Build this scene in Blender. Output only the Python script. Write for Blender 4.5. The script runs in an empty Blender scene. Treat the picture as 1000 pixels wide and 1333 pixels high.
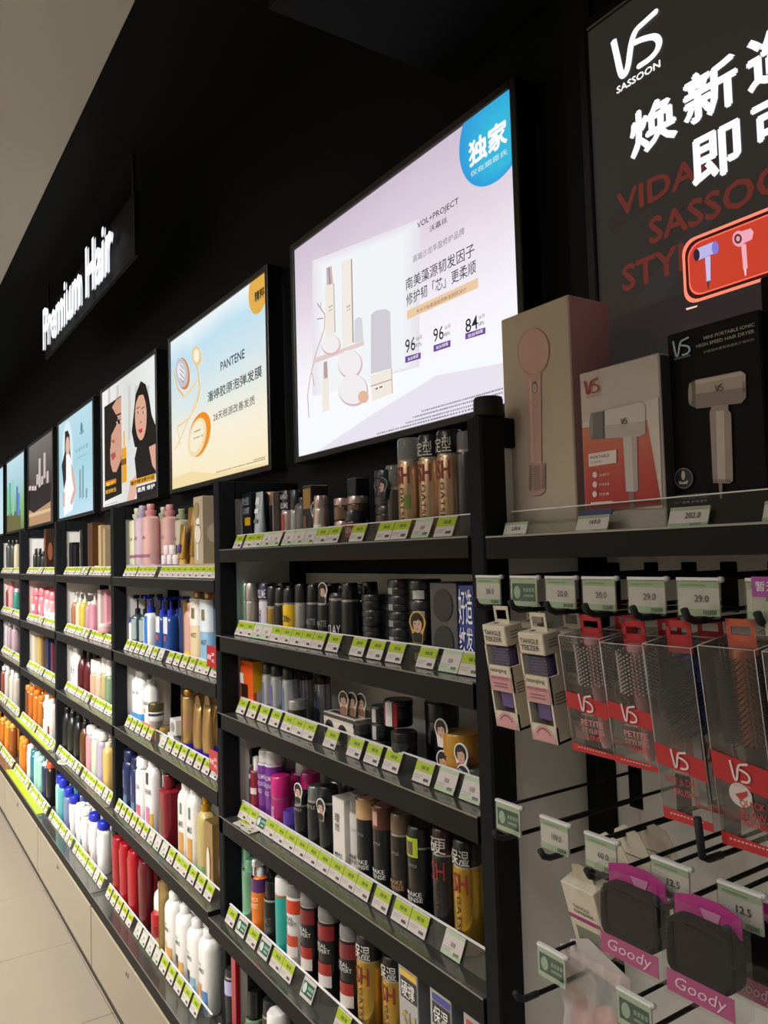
import bpy, bmesh, math, random
import numpy as np
from mathutils import Vector, Matrix
random.seed(7)
S = bpy.context.scene
COL = S.collection
ZC = 1.5                                   # camera height above the floor

# ------------------------------------------------------------------ camera
F_PX = 1022.64
YAW, PITCH, ROLL = .986592588, .0540213666, -.0281382333
_f = np.array([-math.sin(YAW)*math.cos(PITCH), math.cos(YAW)*math.cos(PITCH), math.sin(PITCH)])
_r = np.cross(_f, [0, 0, 1]); _r /= np.linalg.norm(_r); _u = np.cross(_r, _f)
CR = math.cos(ROLL)*_r + math.sin(ROLL)*_u
CU = -math.sin(ROLL)*_r + math.cos(ROLL)*_u
cd = bpy.data.cameras.new('camera'); cam = bpy.data.objects.new('camera', cd); COL.objects.link(cam)
cam.matrix_world = Matrix(((CR[0], CU[0], -_f[0], 0), (CR[1], CU[1], -_f[1], 0), (CR[2], CU[2], -_f[2], ZC), (0, 0, 0, 1)))
cd.sensor_width = 36; cd.lens = F_PX/1333*36; cd.clip_start = .02; cd.clip_end = 60
S.camera = cam

# ------------------------------------------------------------------ world, lights, exposure
W = bpy.data.worlds.new('world'); S.world = W; W.use_nodes = True
W.node_tree.nodes['Background'].inputs[0].default_value = (.80, .76, .70, 1)
W.node_tree.nodes['Background'].inputs[1].default_value = .20
S.view_settings.view_transform = 'Standard'; S.view_settings.look = 'None'
S.view_settings.exposure = 0; S.view_settings.gamma = 1; S.view_settings.use_curve_mapping = False
S.cycles.max_bounces = 6; S.cycles.transparent_max_bounces = 16; S.cycles.sample_clamp_indirect = 4
def area(name, loc, sx, sy, power, color=(1, .965, .92), aim=None, spread=180):
    l = bpy.data.lights.new(name, 'AREA'); l.shape = 'RECTANGLE'; l.size = sx; l.size_y = sy
    l.energy = power; l.color = color; l.spread = math.radians(spread)
    o = bpy.data.objects.new(name, l); COL.objects.link(o); o.location = loc
    if aim is not None:
        o.rotation_euler = (Vector(aim)-Vector(loc)).to_track_quat('-Z', 'Y').to_euler()
    return o
for lx, lp in ((-.2, 9), (-1.5, 20), (-2.9, 32), (-4.3, 34), (-5.7, 30)):        # recessed louvred panels over the aisle
    area('ceiling_panel_light', (lx, -.75, 2.80), .9, .3, lp, spread=112)
for lx, lp in ((-1.2, 14), (-2.8, 36), (-4.4, 44), (-6.0, 38)):        # the next row of panels, across the aisle
    area('ceiling_panel_light', (lx, -2.3, 2.80), .9, .3, lp, spread=150)

for sx, sp in ((-.9, 3), (-1.7, 9), (-2.7, 12), (-3.7, 12), (-4.7, 10)):    # track spots aimed along the shelves
    area('track_spot_light', (sx, -1.1, 2.72), .22, .22, sp, aim=(sx-1.5, .85, .75), spread=75)

# ------------------------------------------------------------------ photo metrology (camera model above)
def ray(x, y): return (x-500)*CR/F_PX - (y-666.5)*CU/F_PX + _f
def onY(x, y, Y):
    d = ray(x, y); p = d*Y/d[1]; return float(p[0]), float(p[2])+ZC

# ------------------------------------------------------------------ materials
_M = {}
def lin(h):
    h = h.lstrip('#'); v = [int(h[i:i+2], 16)/255 for i in (0, 2, 4)]
    return tuple(c/12.92 if c <= .04045 else ((c+.055)/1.055)**2.4 for c in v)+(1,)
def mat(col, rough=.5, metal=0., emit=0., kind='', noise=0., nscale=30., coat=0.):
    key = (col, rough, metal, emit, kind, noise, nscale, coat)
    if key in _M: return _M[key]
    m = bpy.data.materials.new('m_'+str(len(_M))); m.use_nodes = True; nt = m.node_tree; n = nt.nodes
    p = n['Principled BSDF']; c = lin(col)
    if kind == 'clear':
        n.remove(p); out = n['Material Output']
        tr = n.new('ShaderNodeBsdfTransparent'); tr.inputs[0].default_value = c
        gl = n.new('ShaderNodeBsdfGlossy'); gl.inputs['Roughness'].default_value = rough
        gl.inputs[0].default_value = (1, 1, 1, 1)
        lw = n.new('ShaderNodeLayerWeight'); pw = n.new('ShaderNodeMath'); pw.operation = 'POWER'; pw.inputs[1].default_value = 4
        nt.links.new(lw.outputs['Facing'], pw.inputs[0]); fr = n.new('ShaderNodeMath'); fr.operation = 'MULTIPLY_ADD'
        fr.inputs[1].default_value = .6; fr.inputs[2].default_value = .025; nt.links.new(pw.outputs[0], fr.inputs[0])
        mx = n.new('ShaderNodeMixShader'); nt.links.new(fr.outputs[0], mx.inputs[0])
        nt.links.new(tr.outputs[0], mx.inputs[1]); nt.links.new(gl.outputs[0], mx.inputs[2])
        if noise:
            df = n.new('ShaderNodeBsdfDiffuse'); df.inputs[0].default_value = (.75, .74, .72, 1)
            m2 = n.new('ShaderNodeMixShader'); m2.inputs[0].default_value = noise
            nt.links.new(mx.outputs[0], m2.inputs[1]); nt.links.new(df.outputs[0], m2.inputs[2])
            nt.links.new(m2.outputs[0], out.inputs[0])
        else: nt.links.new(mx.outputs[0], out.inputs[0])
    else:
        p.inputs['Base Color'].default_value = c; p.inputs['Roughness'].default_value = rough
        p.inputs['Metallic'].default_value = metal
        p.inputs['Specular IOR Level'].default_value = .12 if rough >= .6 and noise else (.18 if rough >= .55 else .5)
        if coat: p.inputs['Coat Weight'].default_value = coat; p.inputs['Coat Roughness'].default_value = .15
        if emit:
            p.inputs['Base Color'].default_value = (0, 0, 0, 1); p.inputs['Emission Color'].default_value = c
            p.inputs['Emission Strength'].default_value = emit; p.inputs['Specular IOR Level'].default_value = .2
        if noise:
            tc = n.new('ShaderNodeTexCoord'); nz = n.new('ShaderNodeTexNoise'); nz.inputs['Scale'].default_value = nscale
            nz.inputs['Detail'].default_value = 4
            nt.links.new(tc.outputs['Object'], nz.inputs['Vector'])
            mp = n.new('ShaderNodeMapRange'); mp.inputs[3].default_value = 1-noise; mp.inputs[4].default_value = 1+noise
            nt.links.new(nz.outputs[0], mp.inputs[0])
            mu = n.new('ShaderNodeVectorMath'); mu.operation = 'SCALE'; mu.inputs[0].default_value = c[:3]
            nt.links.new(mp.outputs[0], mu.inputs['Scale']); nt.links.new(mu.outputs[0], p.inputs['Base Color'])
            bp = n.new('ShaderNodeBump'); bp.inputs['Strength'].default_value = .06
            nt.links.new(nz.outputs[0], bp.inputs['Height']); nt.links.new(bp.outputs[0], p.inputs['Normal'])
    _M[key] = m; return m
def grad(stops, axis=2, blob=None, strength=1.0):
    """backlit print: colour ramp over the sheet (Generated coordinates) plus a soft cloud mottling"""
    m = bpy.data.materials.new('backlit_print'); m.use_nodes = True; nt = m.node_tree; n = nt.nodes; p = n['Principled BSDF']
    tc = n.new('ShaderNodeTexCoord'); sp = n.new('ShaderNodeSeparateXYZ'); nt.links.new(tc.outputs['Generated'], sp.inputs[0])
    r = n.new('ShaderNodeValToRGB'); e = r.color_ramp.elements
    while len(e) < len(stops): e.new(.5)
    for i, (t, c) in enumerate(stops): e[i].position = t; e[i].color = lin(c)
    nz = n.new('ShaderNodeTexNoise'); nz.inputs['Scale'].default_value = 2.5; nt.links.new(tc.outputs['Generated'], nz.inputs['Vector'])
    ad = n.new('ShaderNodeMath'); ad.operation = 'MULTIPLY_ADD'; ad.inputs[1].default_value = .25; nt.links.new(nz.outputs[0], ad.inputs[0])
    sb = n.new('ShaderNodeMath'); sb.operation = 'SUBTRACT'; sb.inputs[1].default_value = .125
    nt.links.new(sp.outputs[axis], sb.inputs[0]); nt.links.new(sb.outputs[0], ad.inputs[2]); nt.links.new(ad.outputs[0], r.inputs[0])
    src = r.outputs[0]
    if blob:
        (bx, bz, br, bc) = blob
        vm = n.new('ShaderNodeVectorMath'); vm.operation = 'DISTANCE'; vm.inputs[1].default_value = (bx, .5, bz)
        nt.links.new(tc.outputs['Generated'], vm.inputs[0])
        mr = n.new('ShaderNodeMapRange'); mr.inputs[1].default_value = 0; mr.inputs[2].default_value = br
        mr.inputs[3].default_value = 1; mr.inputs[4].default_value = 0; mr.interpolation_type = 'SMOOTHSTEP'
        nt.links.new(vm.outputs['Value'], mr.inputs[0])
        mx = n.new('ShaderNodeMix'); mx.data_type = 'RGBA'; nt.links.new(mr.outputs[0], mx.inputs[0])
        nt.links.new(src, mx.inputs[6]); mx.inputs[7].default_value = lin(bc); src = mx.outputs[2]
    p.inputs['Base Color'].default_value = (0, 0, 0, 1); p.inputs['Roughness'].default_value = .4
    nt.links.new(src, p.inputs['Emission Color']); p.inputs['Emission Strength'].default_value = strength
    return m

BLACKM = mat('#17191c', .62, noise=.08)          # charcoal powder-coated steel
TRAYM = mat('#4b4a48', .34, .4, noise=.06)
TRAYF = mat('#211f1e', .6, noise=.05)
PANEL = mat('#eae7e2', .55, noise=.02)
CLEAR = mat('#f6f8f6', .08, kind='clear', noise=.006)
CLEARP = mat('#f2f2f2', .12, kind='clear', noise=.014)
WALLM = mat('#0b0d10', .6, noise=.12, nscale=6)
ROD = mat('#0c0c0d', .6)

# ------------------------------------------------------------------ mesh builder
_TXT = {}
def glyphs(s, bold=.0):
    k = (s, bold)
    if k in _TXT: return _TXT[k]
    cu = bpy.data.curves.new('t', 'FONT'); cu.body = s; cu.resolution_u = 2; cu.offset = bold
    o = bpy.data.objects.new('t', cu); COL.objects.link(o)
    dg = bpy.context.evaluated_depsgraph_get(); me = bpy.data.meshes.new_from_object(o.evaluated_get(dg))
    V = np.array([v.co[:2] for v in me.vertices]) if len(me.vertices) else np.zeros((0, 2))
    Fs = [tuple(p.vertices) for p in me.polygons]
    bpy.data.objects.remove(o); bpy.data.curves.remove(cu); bpy.data.meshes.remove(me)
    if len(V):
        mn = V.min(0); mx = V.max(0); asp = (mx[0]-mn[0])/max(1e-6, mx[1]-mn[1]); V = (V-mn)/np.maximum(mx-mn, 1e-6)
    else: asp = 1
    _TXT[k] = (V, Fs, asp); return _TXT[k]
class MB:
    def __init__(s): s.v = []; s.f = []; s.m = []; s.sm = []; s.mats = []
    def mi(s, m):
        if m not in s.mats: s.mats.append(m)
        return s.mats.index(m)
    def add(s, vs, fs, m, smooth=False):
        b = len(s.v); s.v += [tuple(map(float, p)) for p in vs]; k = s.mi(m)
        for f in fs: s.f.append(tuple(b+i for i in f)); s.m.append(k); s.sm.append(smooth)
        return s
    def box(s, x0, y0, z0, x1, y1, z1, m, bev=0.):
        if bev:
            b = min(bev, abs(x1-x0)*.45, abs(y1-y0)*.45, abs(z1-z0)*.45); vs = []; idx = {}
            for ix, X in ((0, x0), (1, x1)):
                for iy, Y in ((0, y0), (1, y1)):
                    for iz, Z in ((0, z0), (1, z1)):
                        sx, sy, sz = (1-2*ix)*b, (1-2*iy)*b, (1-2*iz)*b
                        for a, p in enumerate(((X, Y+sy, Z+sz), (X+sx, Y, Z+sz), (X+sx, Y+sy, Z))):
                            idx[(ix, iy, iz, a)] = len(vs); vs.append(p)
            fs = []; g = idx
            for i in (0, 1):
                q = [g[(i, 0, 0, 0)], g[(i, 1, 0, 0)], g[(i, 1, 1, 0)], g[(i, 0, 1, 0)]]; fs.append(q if i else q[::-1])
                q = [g[(0, i, 0, 1)], g[(0, i, 1, 1)], g[(1, i, 1, 1)], g[(1, i, 0, 1)]]; fs.append(q if i else q[::-1])
                q = [g[(0, 0, i, 2)], g[(1, 0, i, 2)], g[(1, 1, i, 2)], g[(0, 1, i, 2)]]; fs.append(q if i else q[::-1])
            for i in (0, 1):
                for j in (0, 1):
                    fs.append([g[(i, j, 0, 0)], g[(i, j, 1, 0)], g[(i, j, 1, 1)], g[(i, j, 0, 1)]])
                    fs.append([g[(i, 0, j, 0)], g[(i, 1, j, 0)], g[(i, 1, j, 2)], g[(i, 0, j, 2)]])
                    fs.append([g[(0, i, j, 1)], g[(1, i, j, 1)], g[(1, i, j, 2)], g[(0, i, j, 2)]])
                    for k in (0, 1): fs.append([g[(i, j, k, 0)], g[(i, j, k, 1)], g[(i, j, k, 2)]])
            return s.add(vs, fs, m)
        vs = [(x, y, z) for x in (x0, x1) for y in (y0, y1) for z in (z0, z1)]
        return s.add(vs, [(0, 1, 3, 2), (4, 6, 7, 5), (0, 4, 5, 1), (2, 3, 7, 6), (0, 2, 6, 4), (1, 5, 7, 3)], m)
    def lathe(s, prof, m, seg=20, cx=0, cy=0, sx=1., sy=1., cap0=True, cap1=True, power=2.):
        """prof: (r, z) points; sharp corners get doubled rings. power>2 squares the section."""
        rings = []; vs = []
        def ring(r, z):
            b = len(vs)
            for k in range(seg):
                a = 2*math.pi*k/seg; c, q = math.cos(a), math.sin(a)
                if power != 2.:
                    t = (abs(c)**power+abs(q)**power)**(-1/power); c *= t; q *= t
                vs.append((cx+r*c*sx, cy+r*q*sy, z))
            return b
        fs = []; prev = None
        for i, (r, z) in enumerate(prof):
            b = ring(r, z)
            if prev is not None:
                for k in range(seg):
                    k2 = (k+1) % seg; fs.append((prev+k, prev+k2, b+k2, b+k))
            prev = b
            if 0 < i < len(prof)-1:
                a = np.array(prof[i])-np.array(prof[i-1]); c = np.array(prof[i+1])-np.array(prof[i])
                na, nc = np.linalg.norm(a), np.linalg.norm(c)
                if na > 0 and nc > 0 and a@c/(na*nc) < .8: prev = ring(r, z)
        s.add(vs, fs, m, True)
        if cap0: s.add([vs[k] for k in range(seg)], [tuple(range(seg))[::-1]], m)
        if cap1: s.add(vs[-seg:] if prev == len(vs)-seg else vs[prev:prev+seg], [tuple(range(seg))], m)
        return s
    def tube(s, pts, r, m, seg=8):
        pts = [Vector(p) for p in pts]; vs = []; fs = []
        for i, p in enumerate(pts):
            d = (pts[min(i+1, len(pts)-1)]-pts[max(i-1, 0)]).normalized()
            up = Vector((0, 0, 1)) if abs(d.z) < .9 else Vector((1, 0, 0))
            a = d.cross(up).normalized(); b = d.cross(a)
            rr = r[i] if isinstance(r, (list, tuple)) else r
            for k in range(seg):
                t = 2*math.pi*k/seg; vs.append(p+a*math.cos(t)*rr+b*math.sin(t)*rr)
            if i:
                q = (i-1)*seg
                for k in range(seg): k2 = (k+1) % seg; fs.append((q+k, q+seg+k, q+seg+k2, q+k2))
        fs.append(tuple(range(seg))); fs.append(tuple(range(len(vs)-seg, len(vs)))[::-1])
        return s.add(vs, fs, m, True)
    def poly(s, pts, m): return s.add(pts, [tuple(range(len(pts)))], m)
    def slab(s, pts2, y0, y1, m):
        """closed outline in (x,z), extruded from y0 (front) to y1"""
        n = len(pts2); vs = [(x, y0, z) for x, z in pts2]+[(x, y1, z) for x, z in pts2]
        return s.add(vs, [tuple(range(n)), tuple(range(n, 2*n))[::-1]]+[(i, n+i, n+(i+1) % n, (i+1) % n) for i in range(n)], m)
    def text(s, t, fn, m, bold=0., mirror=False):
        V, Fs, a = glyphs(t, bold)
        if len(V): s.add([fn(u, v) for u, v in V], Fs, m)
        return s
    def mesh(s, name):
        me = bpy.data.meshes.new(name); me.from_pydata(s.v, [], s.f)
        for m in s.mats: me.materials.append(m)
        me.polygons.foreach_set('material_index', s.m); me.polygons.foreach_set('use_smooth', s.sm)
        me.update(); return me
    def obj(s, name, parent=None, loc=None, structure=False):
        o = bpy.data.objects.new(name, s.mesh(name)); COL.objects.link(o)
        if parent: o.parent = parent
        if loc: o.location = loc
        if structure: o['kind'] = 'structure'
        return o
def link(name, me, parent=None, loc=None, rot=None):
    o = bpy.data.objects.new(name, me); COL.objects.link(o)
    if parent: o.parent = parent
    if loc: o.location = loc
    if rot: o.rotation_euler = rot
    return o
def thing(name, label, cat, loc=(0, 0, 0), group=None, rot=None):
    o = bpy.data.objects.new(name, None); o.empty_display_size = .05; COL.objects.link(o); o.location = loc
    if rot: o.rotation_euler = rot
    o['label'] = label; o['category'] = cat
    if group: o['group'] = group
    return o
def tag(o, label, cat, group=None):
    o['label'] = label; o['category'] = cat
    if group: o['group'] = group
    return o
def ell(cx, cz, rx, rz, n=24, rot=0):
    return [(cx+rx*math.cos(a)*math.cos(rot)-rz*math.sin(a)*math.sin(rot), cz+rx*math.cos(a)*math.sin(rot)+rz*math.sin(a)*math.cos(rot))
            for a in [2*math.pi*k/n for k in range(n)]]
def stroke(b, pts, w, fn, m):
    """ribbon of width w along 2-D pts, mapped by fn(u,v); round joints; each piece a hair above the last"""
    k = [0]
    def g(u, v):
        x, y, z = fn(u, v); return (x, y-k[0]*1.2e-5, z)
    for (x0, y0), (x1, y1) in zip(pts, pts[1:]):
        k[0] += 1; d = math.hypot(x1-x0, y1-y0) or 1; nx, ny = -(y1-y0)/d*w/2, (x1-x0)/d*w/2
        b.poly([g(x0+nx, y0+ny), g(x0-nx, y0-ny), g(x1-nx, y1-ny), g(x1+nx, y1+ny)], m)
    for x, y in pts[1:-1]:
        k[0] += 1; b.poly([g(x+w/2*math.cos(a), y+w/2*math.sin(a)) for a in [2*math.pi*j/12 for j in range(12)]], m)
def curve2(pts, n=6):
    out = []; P = [pts[0]]+list(pts)+[pts[-1]]
    for i in range(1, len(P)-2):
        p0, p1, p2, p3 = map(np.array, P[i-1:i+3])
        for k in range(n):
            t = k/n; out.append(tuple(.5*((2*p1)+(-p0+p2)*t+(2*p0-5*p1+4*p2-p3)*t*t+(-p0+3*p1-3*p2+p3)*t**3)))
    out.append(tuple(pts[-1])); return out
def logo_vs(b, fn, m, w=.13):
    """the monogram: a round-footed V whose right arm climbs into an S"""
    stroke(b, curve2([(.07, .96), (.13, .55), (.19, .16), (.26, .05), (.34, .20), (.42, .60), (.52, .82), (.70, .88), (.93, .93)]), w, fn, m)
    stroke(b, curve2([(.48, .60), (.66, .55), (.86, .44), (.94, .28), (.90, .13), (.76, .05), (.54, .04)]), w, fn, m)

# ------------------------------------------------------------------ the room
FRONT = .70; WALLY = .935
XDIV = [.112, -.846, -1.807, -2.766, -3.725, -4.684, -5.643]          # bay dividers
PITCH_X = .959
SHELL = dict(
    floorz=0, ceil=2.83)
b = MB(); b.box(-9, -3, -.05, 1.6, 1.0, -.004, mat('#6f675a', .6, noise=.05)); fl = b.obj('floor', structure=True)
tm = MB(); tm.box(0, 0, -.004, .597, .597, 0, mat('#877d6e', .38, noise=.05, nscale=14), bev=.0015); tme = tm.mesh('tile')
for i in range(-14, 2):
    for j in range(-3, 2):
        link('tile', tme, fl, (-.38+i*.6+.0015, .10+j*.6, 0))
MB().box(-9, WALLY, 0, 1.6, 1.1, 3.0, WALLM).obj('wall_back', structure=True)
MB().box(-9, .52, 2.83, 1.6, 1.1, 2.95, mat('#0b0d0f', .7, noise=.1, nscale=5)).obj('trim_1', structure=True)
MB().box(-9, -3, 2.815, 1.6, .52, 2.95, mat('#b9b5ac', .8, noise=.02, nscale=4)).obj('ceiling', structure=True)
MB().box(-1.12, .543, 2.392, 1.6, .935, 2.83, mat('#0a0b0d', .7, noise=.1, nscale=5)).obj('trim_2', structure=True)
b = MB()                                                         # vertical cover strips on the wall between light boxes
for x in (-.835,): b.box(x-.012, WALLY-.008, 1.68, x+.045, WALLY, 2.39, mat('#101113', .6))
b.obj('trim_3', structure=True)
MB().box(-9, -3.05, 0, 1.6, -3, 2.95, mat('#b9b0a0', .8)).obj('wall_front', structure=True)

BAYN = {'R': 'brush bay', 'A': 'lilac-poster bay', 'B': 'cream-poster bay', 'C': 'portrait-poster bay', 'D': 'blue-poster bay', 'E': 'brown-poster bay'}
BX = {'R': (-.846, .112), 'A': (-1.807, -.846), 'B': (-2.766, -1.807), 'C': (-3.725, -2.766), 'D': (-4.684, -3.725), 'E': (-5.643, -4.684)}
ORD = ['first', 'second', 'third', 'fourth', 'fifth', 'sixth', 'seventh', 'eighth', 'ninth', 'tenth', 'eleventh', 'twelfth', 'thirteenth', 'fourteenth', 'fifteenth', 'sixteenth', 'seventeenth', 'eighteenth', 'nineteenth', 'twentieth']
SHN = ['top', 'second', 'third', 'fourth', 'fifth', 'sixth', 'bottom']
SH = {'A': [(.022, .70), (-.181, .70), (-.362, .70), (-.603, .70), (-.832, .673), (-1.09, .627)]}
for k in 'BCDE': SH[k] = [(-.050, .70), (-.297, .70), (-.550, .70), (-.822, .673), (-1.09, .627)]
SH['R'] = [(.020, .70)]
SHN_OF = lambda bay, i: 'bottom' if i == len(SH[bay])-1 and bay != 'R' else SHN[i]

def shelving(bay, x0, x1):
    t = thing('shelving_unit', {'R': 'charcoal metal shelving unit on the right holding hanging brushes',
        'A': 'charcoal shelving unit of styling products under the lilac poster',
        'B': 'charcoal shelving unit of shampoos under the cream poster', 'C': 'charcoal shelving unit under the poster of two faces',
        'D': 'charcoal shelving unit under the light blue poster', 'E': 'farthest charcoal shelving unit under the brown poster'}[bay], 'shelving', (x0, .7, 0))
    L = x1-x0
    MB().box(.001, 0, .12, .032, .045, 1.687, BLACKM, bev=.003).obj('front_post', t)
    MB().box(.003, .045, 1.645, .030, .226, 1.687, BLACKM, bev=.002).obj('top_rail', t)
    MB().box(.010, .045, .12, .022, .190, 1.645, PANEL).obj('side_panel', t)
    MB().box(.003, .190, .12, .050, .226, 1.645, BLACKM, bev=.002).obj('rear_upright', t)
    top = 1.46 if bay != 'R' else 1.50
    MB().box(.050, .222, .12, L, .226, top, PANEL).obj('back_panel', t)
    MB().box(L-.001, .190, .12, L+.0008, .226, top, BLACKM).obj('corner_strip', t)
    MB().box(.050, .205, top, L, .226, 1.687, BLACKM).obj('top_panel', t)
    return t
for k in 'RABCDE': shelving(k, *BX[k])

# price tags: three printed kinds, each a small card with its own marks
def card_mesh(kind, w=.046, h=.034):
    b = MB(); white = mat('#bdb4ae', .4); dark = mat('#4a4648', .5)
    b.box(0, -.0006, 0, w, .0006, h, white)
    if kind == 'lime':
        b.box(0, -.0009, h*.50, w, -.0006, h*.93, mat('#98aa12', .45)); b.box(w*.35, -.0012, h*.62, w*.55, -.0009, h*.78, mat('#5f7418', .5)); b.box(w*.60, -.0012, h*.62, w*.75, -.0009, h*.78, mat('#5f7418', .5))
    elif kind == 'mint':
        b.box(0, -.0009, h*.84, w, -.0006, h*.97, mat('#9db592', .5)); b.box(0, -.0009, h*.03, w, -.0006, h*.2, mat('#9db592', .5)); b.box(w*.40, -.0012, h*.42, w*.62, -.0009, h*.60, mat('#8f7f80', .5))
    else:
        b.box(w*.06, -.0009, h*.18, w*.94, -.0006, h*.82, mat('#1f4a3b', .45))
        b.slab(ell(w*.25, h*.5, h*.2, h*.26, 12), -.0012, -.0009, mat('#b9c9bb', .5))
        for k in range(4): b.box(w*(.50+.11*(k % 4)), -.0012, h*.52, w*(.58+.11*(k % 4)), -.0009, h*.68, mat('#8fb09c', .5))
        b.box(w*.50, -.0012, h*.32, w*.86, -.0009, h*.42, mat('#8fb09c', .5))
    if kind != 'teal':
        for k in range(7): b.box(w*(.62+.04*k), -.0012, h*.12, w*(.635+.04*k), -.0009, h*.26, dark)
        b.box(w*.08, -.0012, h*.3, w*.5, -.0009, h*.34, mat('#a09798', .5)); b.box(w*.08, -.0012, h*.2, w*.4, -.0009, h*.24, mat('#a09798', .5))
    return b.mesh('price_tag')
CARD = {k: card_mesh(k) for k in ('lime', 'mint', 'teal')}
TILT = math.radians(24)
def shelf(bay, i, seqfn):
    x0, x1 = BX[bay]; dz, fy = SH[bay][i]; z = dz+ZC
    off = .030 if fy == .70 else (.022 if fy > .65 else .036)
    xa, xb = x0+.002+(.006 if i else .033), x1-.003
    if fy < .70: xa = x0-.001
    t = thing('shelf', f'{SHN_OF(bay, i)} charcoal metal shelf with clear price rail, {BAYN[bay]}', 'shelf', (xa, fy, z))
    L = xb-xa; th = .036 if i else .030
    b = MB(); b.box(0, 0, -th, L, .0015, 0, TRAYF); b.box(0, .0015, -.003, L, .205 if fy == .7 else .905-fy, -.0008, TRAYM)
    b.box(0, .0015, -th, .0015, .12, -.0008, TRAYF); b.box(L-.0015, .0015, -th, L, .12, -.0008, TRAYF)
    b.box(.0, .0015, -th*.8, L, .19, -.004-th*.3, mat('#403f3d', .6))
    b.obj('tray', t)
    MB().box(0, -.0006, -.0016, L, .001, .0006, mat('#8d8b87', .3, .6)).obj('front_edge', t)
    x_in = .040 if fy < .7 and bay != 'R' else .036-(.039 if i == 0 else .006)+.003
    if i == 0: x_in = .004
    b = MB(); h = .037; c, s_ = math.cos(TILT), math.sin(TILT)
    y0 = off; b.add([(x_in, y0, .001), (L, y0, .001), (L, y0+h*s_, h*c), (x_in, y0+h*s_, h*c),
                     (x_in, y0+.001, .001), (L, y0+.001, .001), (L, y0+.001+h*s_, h*c), (x_in, y0+.001+h*s_, h*c)],
                    [(0, 1, 2, 3), (7, 6, 5, 4), (0, 3, 7, 4), (1, 5, 6, 2), (3, 2, 6, 7)], CLEAR)
    b.box(x_in, .001, .0002, L, off, .0012, CLEAR)
    b.box(x_in, y0+h*s_-.001, h*c-.0005, L, y0+h*s_+.003, h*c+.001, mat('#e8e8e4', .2))
    rail = b.obj('price_rail', t)
    if (bay, i) in (('D', 3), ('D', 4)): MB().box(.01, .003, .0012, L-.04, off-.001, .002, mat('#9aae24', .4, noise=.25, nscale=8)).obj('promo_strip', t)
    if (bay, i) == ('A', 3): link('price_tag', CARD['lime'], t, (.075, .002, .0018), (-1.5, 0, .1)); link('price_tag', CARD['mint'], t, (.12, .002, .0018), (-1.5, 0, .05))
    for (px, kind) in seqfn(L, x_in):
        link('price_tag', CARD[kind], rail, (px, y0-.0016+.001*s_, .0025), (-TILT, 0, 0))
    return t
def seq(pattern):
    """l lime, m mint, t teal, - gap, . half gap ; repeated along the rail"""
    def fn(L, x0):
        out = []; x = x0+.008; k = 0
        while x < L-.05:
            c = pattern[k % len(pattern)]; k += 1
            if c == '-': x += .04
            elif c == '.': x += .012
            else: out.append((x, {'l': 'lime', 'm': 'mint', 't': 'teal'}[c])); x += .0475
        return out
    return fn
SEQ = {('A', 0): 'l.llmm.mmmll-l-ll.m.l-m', ('A', 1): 'llmmlllll.l-l.l.l-l.m', ('A', 2): 'l.l.l.l.lll-l-l.l.l-l.m.m.m', ('A', 3): 'lltlllllllll.l.ll-m-l.m',
       ('A', 4): 'l.t.l.t.ll-t--l-tlm', ('A', 5): 'l.l-', ('B', 0): 'lll.llll-llllllll', ('B', 1): 'l.l.l.l.m.l.m-l.l.l.l.l', ('B', 2): 'l.l.l.l.l--m.l.l.l.',
       ('B', 3): 'l.l.l.l.l.l.m.m.m.l.l', ('B', 4): 'l.l.l.l.l-m.m.m.m.', ('R', 0): '-'}
for k in 'ABCDE':
    for i in range(len(SH[k])):
        shelf(k, i, seq(SEQ.get((k, i), 'l.lll.ll.m.l-')))
rs = shelf('R', 0, lambda L, x: [])
for k in 'ABCDE':                                               # base cabinets below the bottom shelf
    x0, x1 = BX[k]
    t = thing('base_cabinet', f'low beige cabinet with lock and black plinth below {BAYN[k]}', 'cabinet', (x0, .627, 0))
    BE = mat('#8f8574', .5, noise=.02, nscale=5)
    MB().box(.004, .014, .172, PITCH_X-.002, .30, .370, mat('#a1957f', .6)).obj('carcass', t)
    MB().box(.007, 0, .178, PITCH_X-.006, .0135, .368, BE, bev=.0015).obj('door', t)
    MB().box(.007, -.001, .3655, PITCH_X-.006, .004, .370, mat('#b3a98f', .3, .2)).obj('door_edge', t)
    lk = MB(); lk.lathe([(.009, 0), (.009, .003), (.0065, .0045)], mat('#b9b4aa', .2, .9), 16); lk.box(-.001, -.004, .0045, .001, .004, .0055, mat('#333333', .5))
    o = lk.obj('lock', t, (.437, 0, .336)); o.rotation_euler = (math.pi/2, 0, 0)
    MB().box(0, .075, 0, PITCH_X, .090, .172, mat('#232221', .4)).obj('plinth', t)

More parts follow.
